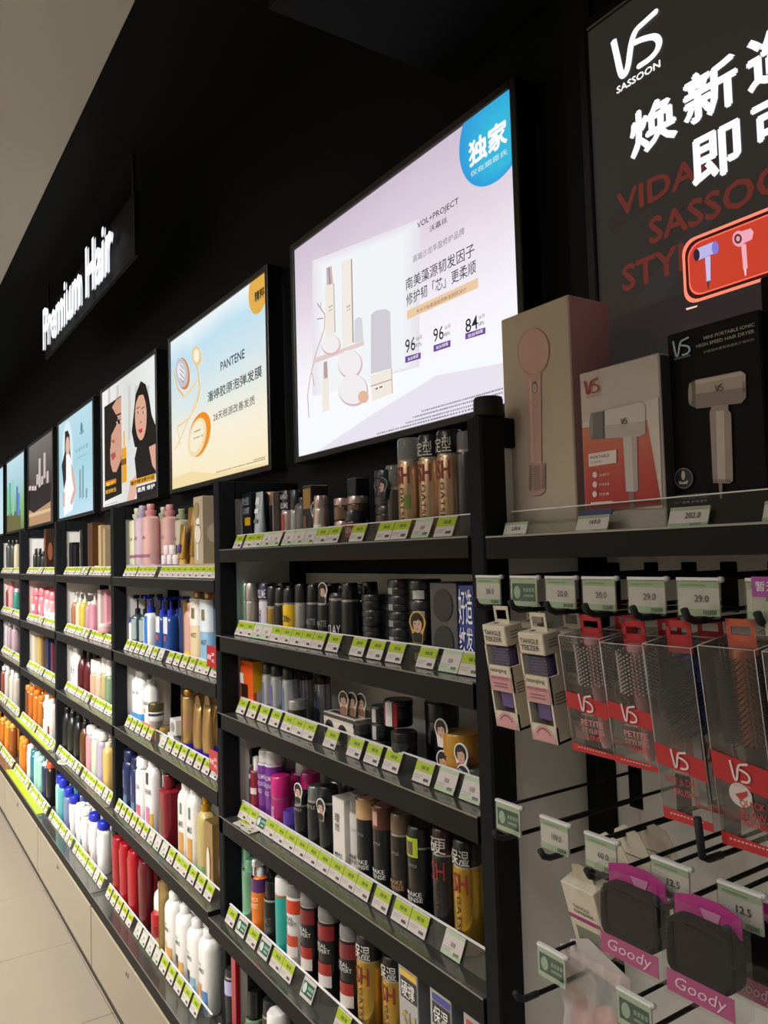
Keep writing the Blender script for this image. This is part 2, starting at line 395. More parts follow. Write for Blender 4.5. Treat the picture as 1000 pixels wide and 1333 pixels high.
# ------------------------------------------------------------------ light boxes
YS = .892
def P(x, y, Y=YS): return onY(x, y, Y)
class Art:
    """flat print on one plane, every element a hair in front of the one before"""
    def __init__(s, Y, clip=None, emit=1.): s.b = MB(); s.Y = Y; s.k = 0; s.e = emit; s.clip = clip
    def m(s, c, e=None): return mat(c, .4, emit=s.e if e is None else e) if s.e else mat(c, .45)
    def y(s): s.k += 1; return s.Y-.0004-s.k*.00006
    def pts(s, P2, c, e=None):
        if s.clip:
            x0, x1, z0, z1 = s.clip
            for ax, lim, sg in ((0, x0, 1), (0, x1, -1), (1, z0, 1), (1, z1, -1)):
                out = []
                for i in range(len(P2)):
                    a, b_ = P2[i-1], P2[i]; da, db = (a[ax]-lim)*sg, (b_[ax]-lim)*sg
                    if (da >= 0) != (db >= 0):
                        t = da/(da-db); out.append((a[0]+(b_[0]-a[0])*t, a[1]+(b_[1]-a[1])*t))
                    if db >= 0: out.append(b_)
                P2 = out
                if len(P2) < 3: return
        y = s.y(); s.b.poly([(x, y, z) for x, z in P2], s.m(c, e))
    def px(s, pp, c, e=None): s.pts([P(x, y, s.Y) for x, y in pp], c, e)
    def epx(s, cx, cy, rx, ry, c, rot=0, e=None): s.px(ell(cx, cy, rx, ry, 24, rot), c, e)
    def text(s, t, Lp, Rp, Tp, Bp, c, bold=0., e=None):
        x0 = P(*Lp, s.Y)[0]; x1 = P(*Rp, s.Y)[0]; z1 = P(*Tp, s.Y)[1]; z0 = P(*Bp, s.Y)[1]; y = s.y()
        s.b.text(t, lambda u, v: (x0+(x1-x0)*u, y, z0+(z1-z0)*v), s.m(c, e), bold)
    def t2(s, t, TL, BR, c, bold=0., e=None): s.text(t, TL, BR, TL, BR, c, bold, e)
    def t3(s, t, L, R, h, c, bold=0, e=None, ext=1.):
        """text from its left and right middle points and its height in photo pixels"""
        x0 = P(*L, s.Y)[0]; x1 = x0+(P(*R, s.Y)[0]-x0)*ext; mx, my = (L[0]+R[0])/2, (L[1]+R[1])/2
        z1 = P(mx, my-h/2, s.Y)[1]; z0 = P(mx, my+h/2, s.Y)[1]; y = s.y(); d = (z1-z0)*.022*bold; n_ = len(t)
        for k_, (dx, dz) in enumerate([(0, 0)] if not bold else [(-d, 0), (d, 0), (0, d), (0, -d), (0, 0)]):
            s.b.text(t, lambda u, v: (x0+dx+(x1-x0)*u, y-k_*1.2e-5, z0+dz+(z1-z0)*v), s.m(c, e), .004)
    def line(s, a, b_, w, c):
        (x0, z0), (x1, z1) = P(*a, s.Y), P(*b_, s.Y); y = s.y(); stroke(s.b, [(x0, z0), (x1, z1)], w, lambda u, v: (u, y, v), s.m(c))
    def dashes(s, a, b_, h, c, n=30):
        (x0, z0), (x1, z1) = P(*a, s.Y), P(*b_, s.Y); y = s.y(); z = (z0+z1)/2
        for k in range(n):
            u0 = x0+(x1-x0)*k/n; u1 = u0+(x1-x0)/n*(.55+.35*random.random()); s.b.poly([(u0, y, z), (u1, y, z), (u1, y, z+h), (u0, y, z+h)], s.m(c))
def lightbox(n, label, screen_mat):
    x0 = -1.722+PITCH_X*(1-n); x1 = x0+.792; z0, z1 = ZC+.246, ZC+.766
    t = thing('light_box', label, 'light box', (x0, YS, z0), 'illuminated posters above the shelves')
    fm = mat('#101112', .35); w = .016; L, H = x1-x0, z1-z0
    b = MB(); b.box(-w, -.006, -w, 0, .040, H+w, fm, bev=.002); b.box(L, -.006, -w, L+w, .040, H+w, fm, bev=.002)
    b.box(0, -.006, -w, L, .040, 0, fm, bev=.002); b.box(0, -.006, H, L, .040, H+w, fm, bev=.002); b.obj('frame', t)
    MB().box(0, 0, 0, L, .03, H, screen_mat).obj('screen', t)
    return t, (x0, x1, z0, z1)
def addart(a, t, name='printed_artwork'):
    o = a.b.obj(name, t); o.location = (-t.location.x, -t.location.y, -t.location.z); return o
def Q(ox, oy, s): return lambda x, y: (ox+x/s, oy+y/s)

# --- lilac poster above the styling bay
t, clip = lightbox(1, 'large glowing lilac poster with white cosmetics and a blue corner circle', grad([(0, '#f4f8fc'), (.35, '#f1eff6'), (.65, '#dfd2de'), (1, '#cbbccd')], blob=(.33, .42, .42, '#f3fbff'), strength=1.05))
a = Art(YS, clip, 1.); q = Q(370, 110, 2.667)
def pq(q, L): return [q(*p) for p in L]
a.px(pq(q, [(53, 1310), (40, 1130), (475, 985), (800, 930), (800, 1140)]), '#f6f9fd')
a.px(pq(q, [(60, 1312), (300, 1150), (530, 1010), (800, 960), (800, 1150)]), '#e7e3ef')
for k in range(12):
    g = 26-k*4; f = min(1, k/9); a.px(pq(q, [(125-g, 625-g*.5), (430+g*1.6, 508-g*1.6), (430+g*1.6, 980), (125-g, 1080)]), '#%02x%02x%02x' % (int(232+8*f), int(226+18*f), int(235+13*f)))
a.px(pq(q, [(303, 800), (320, 785), (355, 780), (370, 790), (375, 985), (303, 1005)]), '#cfccd6')
a.px(pq(q, [(246, 820), (258, 808), (272, 810), (277, 890), (246, 900)]), '#d6d6de')
a.px(pq(q, [(148, 638), (166, 630), (172, 692), (150, 700)]), '#c9b2b6')
a.px(pq(q, [(155, 636), (158, 635), (163, 692), (160, 694)]), '#8e7278')
a.px(pq(q, [(143, 700), (176, 690), (181, 860), (147, 877)]), '#efe8df')
a.px(pq(q, [(172, 691), (176, 690), (181, 860), (177, 862)]), '#c8b9ae')
a.px(pq(q, [(202, 615), (238, 605), (244, 895), (204, 912)]), '#f0eae1')
a.px(pq(q, [(234, 606), (238, 605), (244, 895), (240, 897)]), '#a8928c')
a.px(pq(q, [(110, 950), (280, 890), (280, 905), (110, 968)]), '#e4ccc8')
for (x, y, rx, ry) in ((165, 905, 34, 36), (232, 972, 43, 50), (243, 1062, 52, 56)):
    p = q(x, y); a.epx(p[0], p[1], rx/2.667, ry/2.667, '#d9b9b8'); a.epx(p[0]-.8, p[1]-1.5, (rx-3)/2.667, (ry-4)/2.667, '#f1edef')
p = q(278, 1085); a.epx(p[0], p[1], 7, 8, '#e3b79a')
a.px(pq(q, [(135, 985), (159, 978), (160, 1130), (136, 1138)]), '#f1e9de'); a.px(pq(q, [(140, 965), (152, 960), (154, 1018), (141, 1022)]), '#b79f9f')
a.px(pq(q, [(303, 1012), (378, 985), (381, 1072), (309, 1100)]), '#f1e8de'); a.px(pq(q, [(303, 1047), (379, 1022), (379, 1025), (303, 1050)]), '#a58f80')
a.px(pq(q, [(375, 986), (378, 985), (381, 1072), (378, 1074)]), '#c6ad9c')
br = [(118, 760), (145, 800), (143, 850), (115, 930), (95, 1010), (85, 1080), (90, 1158)]
for c, d in zip(br, br[1:]): a.line(q(*c), q(*d), .004, '#cda9a5')
for c, d in (((140, 812), (118, 815)), ((100, 1000), (108, 1045)), ((130, 780), (132, 755))): a.line(q(*c), q(*d), .003, '#b9a0a0')
for (x, y) in ((160, 775), (222, 775)): a.dashes(q(x, y), q(x+14, y-5), .003, '#8b8480', 2); a.dashes(q(x, y+12), q(x+14, y+7), .002, '#8b8480', 2)
a.dashes(q(322, 1060), q(350, 1050), .003, '#555555', 2)
# blue roundel (its circle runs off the sheet's top right corner)
xl_, _ = P(*q(613, 240)); _, zb = P(*q(702, 363)); xt_, zt_ = P(*q(622, 158)); a1, b1 = max(.004, xt_-xl_), zt_-zb; R_ = a1+b1-math.sqrt(2*a1*b1); xc = xl_+R_
for k in range(8): f = k/8; a.pts(ell(xc+.02*f, zb+R_*(1-.32*f), R_*(1-.5*f), R_*(1-.55*f), 48), '#%02x%02x%02x' % (int(48+6*f), int(158+30*f), int(222-2*f)))
T3 = lambda A_, q, sc: (lambda t, L, R, h, c, bold=0, e=None, ext=1.: A_.t3(t, q(*L), q(*R), h/sc, c, bold, e, ext))
w3 = T3(a, q, 2.667)
w3('独家', (648, 250), (778, 158), 88, '#ffffff', 1.6)
w3('仅在屈臣氏', (653, 312), (781, 236), 20, '#dff4ff')
w3('VOL+PROJECT', (468, 490), (612, 412), 28, '#2a2a30'); w3('沃嘉丝', (510, 502), (572, 472), 22, '#2a2a30')
w3('高端沙龙丰盈修护品牌', (453, 605), (632, 513), 26, '#8a8690')
w3('南美藻源韧发因子', (428, 698), (667, 572), 45, '#3a3a42'); w3('修护韧「芯」更柔顺', (430, 750), (672, 632), 45, '#3a3a42')
a.px(pq(q, [(432, 787), (680, 672), (680, 707), (433, 818)]), '#edcaa6'); w3('专为干枯柔弱发质断发困扰设计', (466, 788), (640, 713), 15, '#8a6a50')
for (s_, L, R_, p_, bar) in (('96', (427, 912), (462, 898), '97%', [(427, 946), (481, 931), (481, 952), (427, 968)]), ('96', (525, 874), (561, 860), '88%', [(526, 907), (585, 888), (585, 911), (526, 930)]), ('84', (637, 842), (680, 824), '58%', [(637, 866), (707, 844), (707, 866), (637, 887)])):
    w3(s_, L, R_, 48, '#26262c'); x_, y_ = R_; w3('认可', (x_+3, y_-14), (x_+24, y_-22), 14, '#4a4a52'); w3(p_, (x_+2, y_+10), (x_+22, y_+3), 13, '#6a6a72')
    a.px(pq(q, bar), '#6f4a9b'); w3('发丝韧度', (bar[0][0]+8, bar[0][1]+8), (bar[1][0]-8, bar[1][1]+13), 12, '#ffffff')
for k, (A_, B_) in enumerate((((485, 1137), (770, 1060)), ((455, 1155), (770, 1078)), ((430, 1172), (770, 1097)), ((330, 1203), (770, 1118)))): a.dashes(q(*A_), q(*B_), .003, '#8a8a96', 46)
addart(a, t)

# --- red and black hair-dryer poster at the right
t, clip = lightbox(0, 'dark glowing poster with white monogram, white lettering and red hair dryer panel', grad([(0, '#322d2b'), (1, '#37342f')], blob=(.55, .62, .5, '#7a2018'), strength=.62))
a = Art(YS, clip, 1.); q = Q(760, 0, 3.175)
a.px(pq(q, [(100, 910), (600, 560), (640, 600), (110, 960)]), '#3b3532', .6); a.px(pq(q, [(190, 1270), (470, 900), (560, 880), (330, 1240)]), '#3f3a38', .6); a.px(pq(q, [(90, 1333), (470, 1190), (700, 1000), (1200, 900), (1200, 1333)]), '#3a3030', .6)
x0 = P(*q(110, 170))[0]; x1 = P(*q(328, 200))[0]; z1 = P(*q(305, 32))[1]; z0 = P(*q(165, 325))[1]; y = a.y()
logo_vs(a.b, lambda u, v: (x0+(x1-x0)*u, y, z0+(z1-z0)*v), a.m('#ffffff', 1.1), .12)
w3 = T3(a, q, 3.175); cr = '#652c25'
w3('SASSOON', (138, 375), (317, 262), 29, '#ffffff', 2.)
w3('VIDAL', (140, 845), (450, 715), 98, cr, 1.4, ext=1.28); w3('SASSOON', (272, 958), (755, 755), 112, cr, 1.4, ext=1.42); w3('STYLE', (163, 1165), (385, 1060), 108, cr, 1.4, ext=1.6)
wc = '#f6f5fb'
w3('焕', (197, 575), (382, 462), 188, wc, 1.6, 1.1); w3('新', (418, 445), (632, 303), 205, wc, 1.6, 1.1); w3('造', (682, 290), (905, 145), 225, wc, 1.6, 1.1)
w3('即', (453, 692), (645, 580), 195, wc, 1.6, 1.1); w3('可', (703, 555), (900, 435), 190, wc, 1.6, 1.1)
X0 = P(*q(412, 1100))[0]; Z1 = P(*q(415, 998))[1]; Z0 = P(*q(432, 1262))[1]; X1 = X0+.42
def rrect(x0, z0, x1, z1, r, n=5):
    out = []
    for cx, cz, a0 in ((x1-r, z1-r, 0), (x0+r, z1-r, 90), (x0+r, z0+r, 180), (x1-r, z0+r, 270)):
        for k in range(n+1): an = math.radians(a0+90*k/n); out.append((cx+r*math.cos(an), cz+r*math.sin(an)))
    return out
for g, c, e in ((0, '#ff8a70', 1.1), (.004, '#3a1512', 1.), (.008, '#ff6f5a', 1.), (.010, '#c8402c', 1.0)): a.pts(rrect(X0+g, Z0+g, X1-g, Z1-g, .018), c, e)
a.px(pq(q, [(425, 1275), (475, 1262), (470, 1270), (428, 1283)]), '#ffd0b0')
a.px(pq(q, [(468, 1030), (540, 1000), (558, 1010), (556, 1042), (470, 1080)]), '#b9b6e6'); a.epx(*q(470, 1055), 4, 8, '#2b2335'); a.epx(*q(547, 1025), 4.5, 8.5, '#8478d8')
a.px(pq(q, [(505, 1065), (527, 1058), (528, 1160), (512, 1168)]), '#c3c1ee'); a.px(pq(q, [(512, 1165), (524, 1160), (521, 1195), (517, 1195)]), '#5c3a30')
a.epx(*q(645, 988), 8.5, 10.5, '#eb9cad'); a.px(pq(q, [(630, 965), (695, 945), (706, 960), (700, 990), (650, 1015)]), '#f1a9b8'); a.epx(*q(642, 988), 5, 6.5, '#5b3038'); a.epx(*q(642, 988), 2.5, 3.5, '#eb9cad')
a.px(pq(q, [(655, 1015), (675, 1008), (682, 1110), (664, 1117)]), '#f3aebb'); a.px(pq(q, [(667, 1115), (676, 1112), (676, 1140), (671, 1142)]), '#f8d4d8')
addart(a, t)

# --- cream and sky poster
t, clip = lightbox(2, 'glowing cream and sky blue poster with orange capsules', grad([(0, '#f7e6bb'), (.3, '#f3ecd6'), (.6, '#cfe2e8'), (.85, '#bcdcec'), (1, '#e2eef2')], strength=1.02))
a = Art(YS, clip, 1.); q = Q(200, 340, 4.165)
a.px(pq(q, [(100, 1180), (200, 1140), (330, 1150), (620, 1090), (620, 1150), (100, 1260)]), '#f2dca8')
xc, zb = P(*q(570, 283)); x_, zc = P(*q(522, 170)); R_ = (xc-x_)*1.15
a.pts(ell(xc, zb+R_, R_, R_, 36), '#e2ad4c'); w3 = T3(a, q, 4.165); w3('精粹', (549, 195), (602, 165), 55, '#4a3a1c', 1.5)
for pp in ([(110, 590), (130, 690), (165, 740), (210, 690), (245, 640)], [(240, 460), (215, 520), (240, 590), (250, 690), (235, 780), (190, 860), (150, 960), (120, 1020)], [(250, 700), (200, 850), (130, 900), (150, 1000)]):
    for c, d in zip(pp, pp[1:]): a.line(q(*c), q(*d), .010, '#f0d6a4')
for pp in ([(112, 600), (135, 690), (165, 730)], [(240, 470), (220, 520), (243, 590), (255, 690), (240, 770)]):
    for c, d in zip(pp, pp[1:]): a.line(q(*c), q(*d), .004, '#d99a48')
a.epx(*q(163, 610), 8.6, 21, '#d9873a', -.1); a.epx(*q(155, 605), 8, 19, '#c4c2cc', -.1); a.epx(*q(152, 600), 5, 12, '#e6e4ea', -.1)
for k in range(4): a.line(q(146, 560+k*25), q(168, 585+k*25), .003, '#7f7d8c')
a.epx(*q(238, 515), 6, 13, '#ecc98f', -.1); a.epx(*q(236, 512), 3.5, 9, '#fbf2dc')
a.epx(*q(253, 940), 13.5, 30, '#ef8f1e', .22); a.epx(*q(240, 955), 11, 26, '#f1dcae', .22); a.epx(*q(238, 950), 8, 21, '#f7ecd0', .22)
a.dashes(q(225, 940), q(262, 905), .004, '#8a7a55', 4); a.dashes(q(222, 975), q(275, 935), .003, '#8a7a55', 4)
w3('PANTENE', (368, 572), (498, 500), 48, '#333640', .6); w3('潘婷胶原泡弹发膜', (297, 738), (592, 597), 60, '#34363c', .4); w3('28天根源改善发质', (328, 840), (554, 760), 48, '#3c3e44')
a.dashes(q(345, 1148), q(612, 1075), .003, '#8c8268', 40); a.dashes(q(545, 1085), q(612, 1062), .003, '#8c8268', 10); addart(a, t)

# --- poster with two faces
t, clip = lightbox(3, 'glowing poster with two dark haired women and an amber bottle', grad([(0, '#f3f0ef'), (.5, '#d9dad6'), (1, '#e6e9ea')], axis=0, strength=1.02))
a = Art(YS, clip, 1.); q = Q(0, 430, 4.545)
for x in (640, 690, 760, 800, 870): a.px(pq(q, [(x, 330), (x+14, 320), (x+14, 640), (x, 660)]), '#c9ccc9')
a.px(pq(q, [(618, 455), (655, 430), (718, 385), (722, 965), (622, 1012)]), '#1d1614')
a.px(pq(q, [(655, 470), (690, 410), (718, 392), (722, 700), (716, 770), (690, 838), (668, 838), (655, 790), (650, 640)]), '#d39d86')
a.px(pq(q, [(655, 440), (700, 520), (690, 560), (660, 620), (655, 700), (628, 700), (625, 470)]), '#1d1614')
a.px(pq(q, [(688, 545), (702, 530), (718, 529), (717, 545), (700, 556)]), '#ecd9d0'); a.epx(*q(705, 543), 1.8, 2.8, '#2a1a16'); a.px(pq(q, [(686, 546), (702, 528), (719, 526), (719, 531), (703, 533)]), '#2a1a16'); a.px(pq(q, [(688, 500), (718, 486), (718, 496), (690, 510)]), '#3a221c')
a.px(pq(q, [(655, 735), (682, 718), (688, 745), (668, 772)]), '#b9504a'); a.px(pq(q, [(662, 650), (680, 645), (680, 665), (664, 668)]), '#a8705c')
a.px(pq(q, [(722, 700), (750, 688), (752, 895), (724, 905)]), '#e9a31e'); a.px(pq(q, [(732, 600), (740, 596), (742, 690), (733, 692)]), '#f0b52c'); a.px(pq(q, [(722, 765), (750, 755), (750, 790), (722, 800)]), '#8a5410')
a.px(pq(q, [(625, 895), (690, 875), (690, 905), (625, 925)]), '#c86e1e'); w3 = T3(a, q, 4.545); w3('奢护', (630, 912), (682, 898), 22, '#f7d23a', 1); w3('赋活新生', (628, 957), (690, 940), 24, '#f2b531', 1)
a.px(pq(q, [(835, 300), (865, 320), (885, 400), (900, 500), (922, 560), (924, 690), (880, 680), (840, 700), (800, 690), (782, 600), (795, 480), (805, 380)]), '#15100f')
a.epx(*q(836, 510), 7.6, 31, '#dca891'); a.px(pq(q, [(803, 440), (825, 360), (860, 380), (866, 430), (850, 380), (825, 385)]), '#15100f')
for x in (820, 850): a.px(pq(q, [(x-10, 462), (x+9, 449), (x+9, 454), (x-10, 468)]), '#3a221c'); a.px(pq(q, [(x-9, 487), (x, 477), (x+8, 478), (x+7, 489), (x-2, 494)]), '#f0e0d8'); a.epx(*q(x, 486), .8, 1.9, '#2a1713')
a.px(pq(q, [(820, 590), (845, 578), (846, 600), (832, 610)]), '#b5433e'); a.px(pq(q, [(832, 540), (842, 536), (842, 548), (833, 551)]), '#b0735f')
a.px(pq(q, [(815, 690), (870, 660), (905, 690), (926, 700), (926, 850), (812, 880), (800, 760)]), '#191413'); a.px(pq(q, [(885, 690), (924, 670), (926, 830), (905, 800)]), '#dca58f')
a.px(pq(q, [(750, 1035), (775, 900), (810, 850), (812, 960), (790, 1030)]), '#e3b3a0')
a.px(pq(q, [(772, 890), (922, 846), (924, 885), (772, 925)]), '#e5a52c'); w3('奢护精油新升级', (778, 906), (918, 866), 26, '#2a1a10', 1)
a.px(pq(q, [(812, 928), (928, 893), (932, 992), (814, 1015)]), '#201a1c'); w3('柔亮 修护', (818, 950), (920, 915), 28, '#f5f0ea', 1.5); a.dashes(q(625, 1040), q(700, 1015), .004, '#9a9a9a', 10); addart(a, t)

# --- light blue poster
t, clip = lightbox(4, 'glowing light blue poster with a long haired woman in white', grad([(0, '#bfe0ee'), (.5, '#a7d3e2'), (1, '#b9dde8')], strength=1.0))
a = Art(YS, clip, 1.)
a.epx(*q(400, 720), 7, 40, '#d9edf4')
a.px(pq(q, [(385, 600), (402, 592), (412, 620), (418, 760), (404, 930), (380, 955), (366, 800), (384, 720)]), '#2a211f')
a.epx(*q(401, 688), 2.6, 13, '#e3b8a6'); a.px(pq(q, [(392, 735), (410, 730), (430, 800), (440, 900), (430, 1060), (380, 1100), (372, 980), (392, 880)]), '#fafbfd')
a.px(pq(q, [(420, 780), (436, 820), (452, 950), (425, 1035), (415, 1020), (438, 940), (425, 860)]), '#deb1a2'); a.px(pq(q, [(372, 950), (385, 960), (384, 1050), (374, 1045)]), '#deb1a2')
for x, y in ((475, 820), (492, 795), (513, 930)): a.px(pq(q, [(x-5, y+8), (x+5, y), (x+6, 985), (x-5, 1000)]), '#7fa6ae')
a.epx(*q(484, 580), 1.5, 8, '#5a8aa0'); a.dashes(q(472, 620), q(500, 600), .012, '#6f9db0', 4); a.dashes(q(450, 725), q(525, 690), .02, '#8fbccb', 5); a.dashes(q(455, 760), q(520, 735), .008, '#8fbccb', 8); addart(a, t)

# --- brown poster
t, clip = lightbox(5, 'dim brown glowing poster with pale bottles on a dark podium', grad([(0, '#6a4a3a'), (.4, '#4a3c38'), (1, '#8b857f')], strength=.7))
a = Art(YS, clip, .9)
a.px(pq(q, [(166, 1060), (300, 1000), (300, 1130), (168, 1165)]), '#c39a72'); a.px(pq(q, [(166, 940), (300, 900), (300, 1010), (200, 1080), (168, 1060)]), '#2a2024')
for x, y, h in ((235, 755, 170), (264, 722, 150), (282, 830, 70), (222, 850, 60), (250, 860, 50)): a.px(pq(q, [(x-6, y+5), (x+6, y), (x+6, y+h), (x-6, y+h+6)]), '#d6c6c4')
for x in (178, 195, 210): a.px(pq(q, [(x-6, 925), (x+6, 918), (x+6, 945), (x-6, 950)]), '#e6d4d0')
a.px(pq(q, [(168, 1090), (300, 1050), (300, 1070), (168, 1110)]), '#e6c7a0'); addart(a, t)

# --- green and blue landscape poster
t, clip = lightbox(6, 'farthest glowing poster with green meadow and blue sky', grad([(0, '#6f8f4a'), (.35, '#8fc07a'), (.6, '#a9d2dc'), (1, '#c4e2ee')], strength=.95))
a = Art(YS, clip, .95)
a.px(pq(q, [(28, 1110), (70, 1080), (120, 1060), (126, 1175), (30, 1200)]), '#6f6a3c')
for x, y, c in ((45, 930, '#7fc7a0'), (60, 900, '#5fae8c'), (78, 880, '#8fd0c0'), (102, 920, '#4a78c8'), (112, 960, '#5f8fd8')): a.px(pq(q, [(x-5, y+6), (x+5, y), (x+6, 1090), (x-5, 1100)]), c)
addart(a, t)
t, clip = lightbox(7, 'pale blue poster at the far left edge, mostly cut off', grad([(0, '#cfe8ee'), (1, '#b8dcec')]))

# --- hanging sign
t = thing('hanging_sign', 'black hanging sign with glowing white letters Premium Hair', 'sign', (-3.95, .70, ZC+.99))
MB().box(-.08, .022, .0, 1.44, .034, .21, mat('#08090a', .6)).obj('sign_board', t)
x0, _ = onY(57, 430, .70); x1, _ = onY(146.5, 320, .70); z1 = onY(57, 404, .70)[1]; z0 = onY(150, 343, .70)[1]-.003
b = MB(); V, Fs, asp = glyphs('Premium Hair', .018)
n = len(V); yy = (-.004, .022)
Lx = [(x0+3.95+(x1-x0)*u, v) for u, v in V]
b.add([(x, yy[0], (z0-ZC-.99)+(z1-z0)*v) for x, v in Lx], Fs, mat('#f4f6ff', .4, emit=1.6))
b.add([(x, .004, (z0-ZC-.99)+(z1-z0)*v) for x, v in Lx], Fs, mat('#d8dae0', .4))
b.obj('raised_lettering', t)
for x in (-.02, 1.41): MB().box(x, .022, .21, x+.02, .030, 1.33-.99, mat('#0a0b0c', .5)).obj('hanger', t)

# ------------------------------------------------------------------ products
ITEMS = []                                                     # (desc, cat, bay, shelf, x, row, obj, group)
_C = {}
def cached(key, fn):
    if key not in _C: _C[key] = fn()
    return _C[key]
GL = lambda c, r=.3: mat(c, r, coat=.3)
ME = lambda c, r=.28: mat(c, r, .75)
def body_mat(c):
    if c.startswith('*'): return ME('#'+c[1:])
    if c.startswith('~'): return mat('#'+c[1:], .06, kind='clear', noise=.25)
    return GL(c)
def wrap(b, r, z0, z1, phi0, phi1, m, sx=1., sy=1., power=2., n=10):
    """a sheet on the side wall; angles in degrees from -Y towards +X"""
    vs = []
    for k in range(n+1):
        a = math.radians(phi0+(phi1-phi0)*k/n)-math.pi/2; c, q_ = math.cos(a), math.sin(a)
        if power != 2.: t_ = (abs(c)**power+abs(q_)**power)**(-1/power); c *= t_; q_ *= t_
        vs += [((r*sx+.0004)*c, (r*sy+.0004)*q_, z0), ((r*sx+.0004)*c, (r*sy+.0004)*q_, z1)]
    b.add(vs, [(2*k, 2*k+2, 2*k+3, 2*k+1) for k in range(n)], m, True)
def wtext(b, s, r, z0, z1, phi0, phi1, m, sx=1., sy=1., vert=False, power=2., eps=.0009):
    def fn(u, v):
        if vert: u, v = 1-v, u; v = 1-v; u = 1-u; u, v = u, v
        a = math.radians(phi0+(phi1-phi0)*u)-math.pi/2; c, q_ = math.cos(a), math.sin(a)
        if power != 2.: t_ = (abs(c)**power+abs(q_)**power)**(-1/power); c *= t_; q_ *= t_
        return ((r*sx+eps)*c, (r*sy+eps)*q_, z0+(z1-z0)*v)
    b.text(s, fn, m, .005)
def deco(r, h, o, sx=1., sy=1., power=2.):
    """bands: (f0,f1,colour) all round; labels: (f0,f1,phi0,phi1,colour); texts: (string,f0,f1,phi0,phi1,colour,vertical)"""
    b = MB()
    for f0, f1, c in o.get('bands', ()):
        b.lathe([(r+.0004, h*f0), (r+.0004, h*f1)], body_mat(c), 24, sx=sx, sy=sy, cap0=False, cap1=False, power=power)
    for i, (f0, f1, p0, p1, c) in enumerate(o.get('labels', ())): wrap(b, r+.0003*(i+1), h*f0, h*f1, p0, p1, body_mat(c), sx, sy, power)
    for (s_, f0, f1, p0, p1, c, vert) in o.get('texts', ()): wtext(b, s_, r, h*f0, h*f1, p0, p1, mat(c, .5), sx, sy, vert, power, .0014)
    return b if b.v else None
def k_can(a, bb, h, body, cap, o):
    r = a; cf = o.get('cf', .22); hb = h*(1-cf); parts = []
    B = MB().lathe([(r*.94, 0), (r, .003), (r, hb-.006), (r*.93, hb-.001), (r*.90, hb)], body_mat(body), 24); parts.append(('body', B))
    C = MB(); cr = r*o.get('cr', .93)
    C.lathe([(cr*.98, hb), (cr, hb+.002), (cr*o.get('ct', .96), h-.004), (cr*o.get('ct', .96)*.88, h)], body_mat(cap), 24)
    if cap.startswith('~'): C.lathe([(r*.16, hb), (r*.16, hb+.010), (r*.12, hb+.014)], mat('#222222', .4), 12)
    parts.append(('cap', C))
    C = MB().lathe([(r*.955, hb-.0035), (r*.955, hb+.001), (r*.9, hb+.0015)], ME('#b9b6b0'), 24, cap0=False, cap1=False); parts.append(('collar', C))
    D = deco(r, h, o)
    if D: parts.append(('label', D))
    return parts
def pumphead(C, z, h, r, m):
    C.lathe([(r*.42, z), (r*.42, z+h*.28), (r*.2, z+h*.32), (r*.14, z+h*.34), (r*.14, z+h*.75)], m, 16)
    C.box(-r*.20, -r*.75, z+h*.80, r*.20, r*.26, z+h*.98, m, bev=.0015)
def k_bottle(a, bb, h, body, cap, o):
    ct = o.get('cap', 'flip'); cf = o.get('cf', .16 if ct != 'pump' else .26); hb = h*(1-cf); pw = o.get('pw', 2.6); sh = o.get('sh', .14)
    sy = bb/a; parts = []
    prof = [(a*.93, 0), (a, .004), (a*o.get('waist', 1.), hb*.5), (a*1., hb*(1-sh)), (a*.90, hb*(1-sh*.5)), (a*.66, hb*(1-sh*.15)), (a*.42, hb)]
    if o.get('taper'): prof = [(a*.80, 0), (a*.84, .004), (a, hb*.75), (a*.95, hb*.93), (a*.6, hb*.99), (a*.42, hb)]
    if o.get('inv'): prof = [(a*.80, 0), (a*.84, .004), (a*.92, hb*.3), (a, hb*.96), (a*.94, hb)]
    B = MB().lathe(prof, body_mat(body), 24, sy=sy, power=pw); parts.append(('body', B)); C = MB(); cm = body_mat(cap)
    if ct == 'flip': C.lathe([(a*.44, hb-.001), (a*.46, hb+.002), (a*.46, h-.003), (a*.40, h)], cm, 20, sy=min(1, sy*1.3))
    elif ct == 'wide': C.lathe([(a*.86, hb-.004), (a*.9, hb), (a*.84, h-.004), (a*.74, h)], cm, 20, sy=sy, power=pw)
    elif ct == 'pump': pumphead(C, hb-.001, h-hb, a, cm)
    elif ct == 'spray':
        C.lathe([(a*.45, hb-.002), (a*.42, hb+(h-hb)*.35), (a*.25, hb+(h-hb)*.5)], cm, 16); C.box(-a*.26, -a*.9, h-(h-hb)*.48, a*.26, a*.7, h, cm, bev=.003); C.box(-a*.12, -a*.85, hb+(h-hb)*.05, a*.12, -a*.6, h-(h-hb)*.4, cm, bev=.001)
    elif ct == 'ball': C.lathe([(a*.34, hb-.002), (a*.5, hb+(h-hb)*.25), (a*.5, hb+(h-hb)*.45), (a*.30, hb+(h-hb)*.5), (a*.36, h-.004), (a*.30, h)], cm, 18)
    parts.append(({'pump': 'pump', 'spray': 'spray_head'}.get(ct, 'cap'), C))
    if not o.get('inv') and not o.get('taper'):
        D = deco(a, h, o, 1., sy, pw)
        if D: parts.append(('label', D))
    elif o.get('labels') or o.get('texts'):
        D = deco(a*.97, h, o, 1., sy, pw)
        if D: parts.append(('label', D))
    return parts
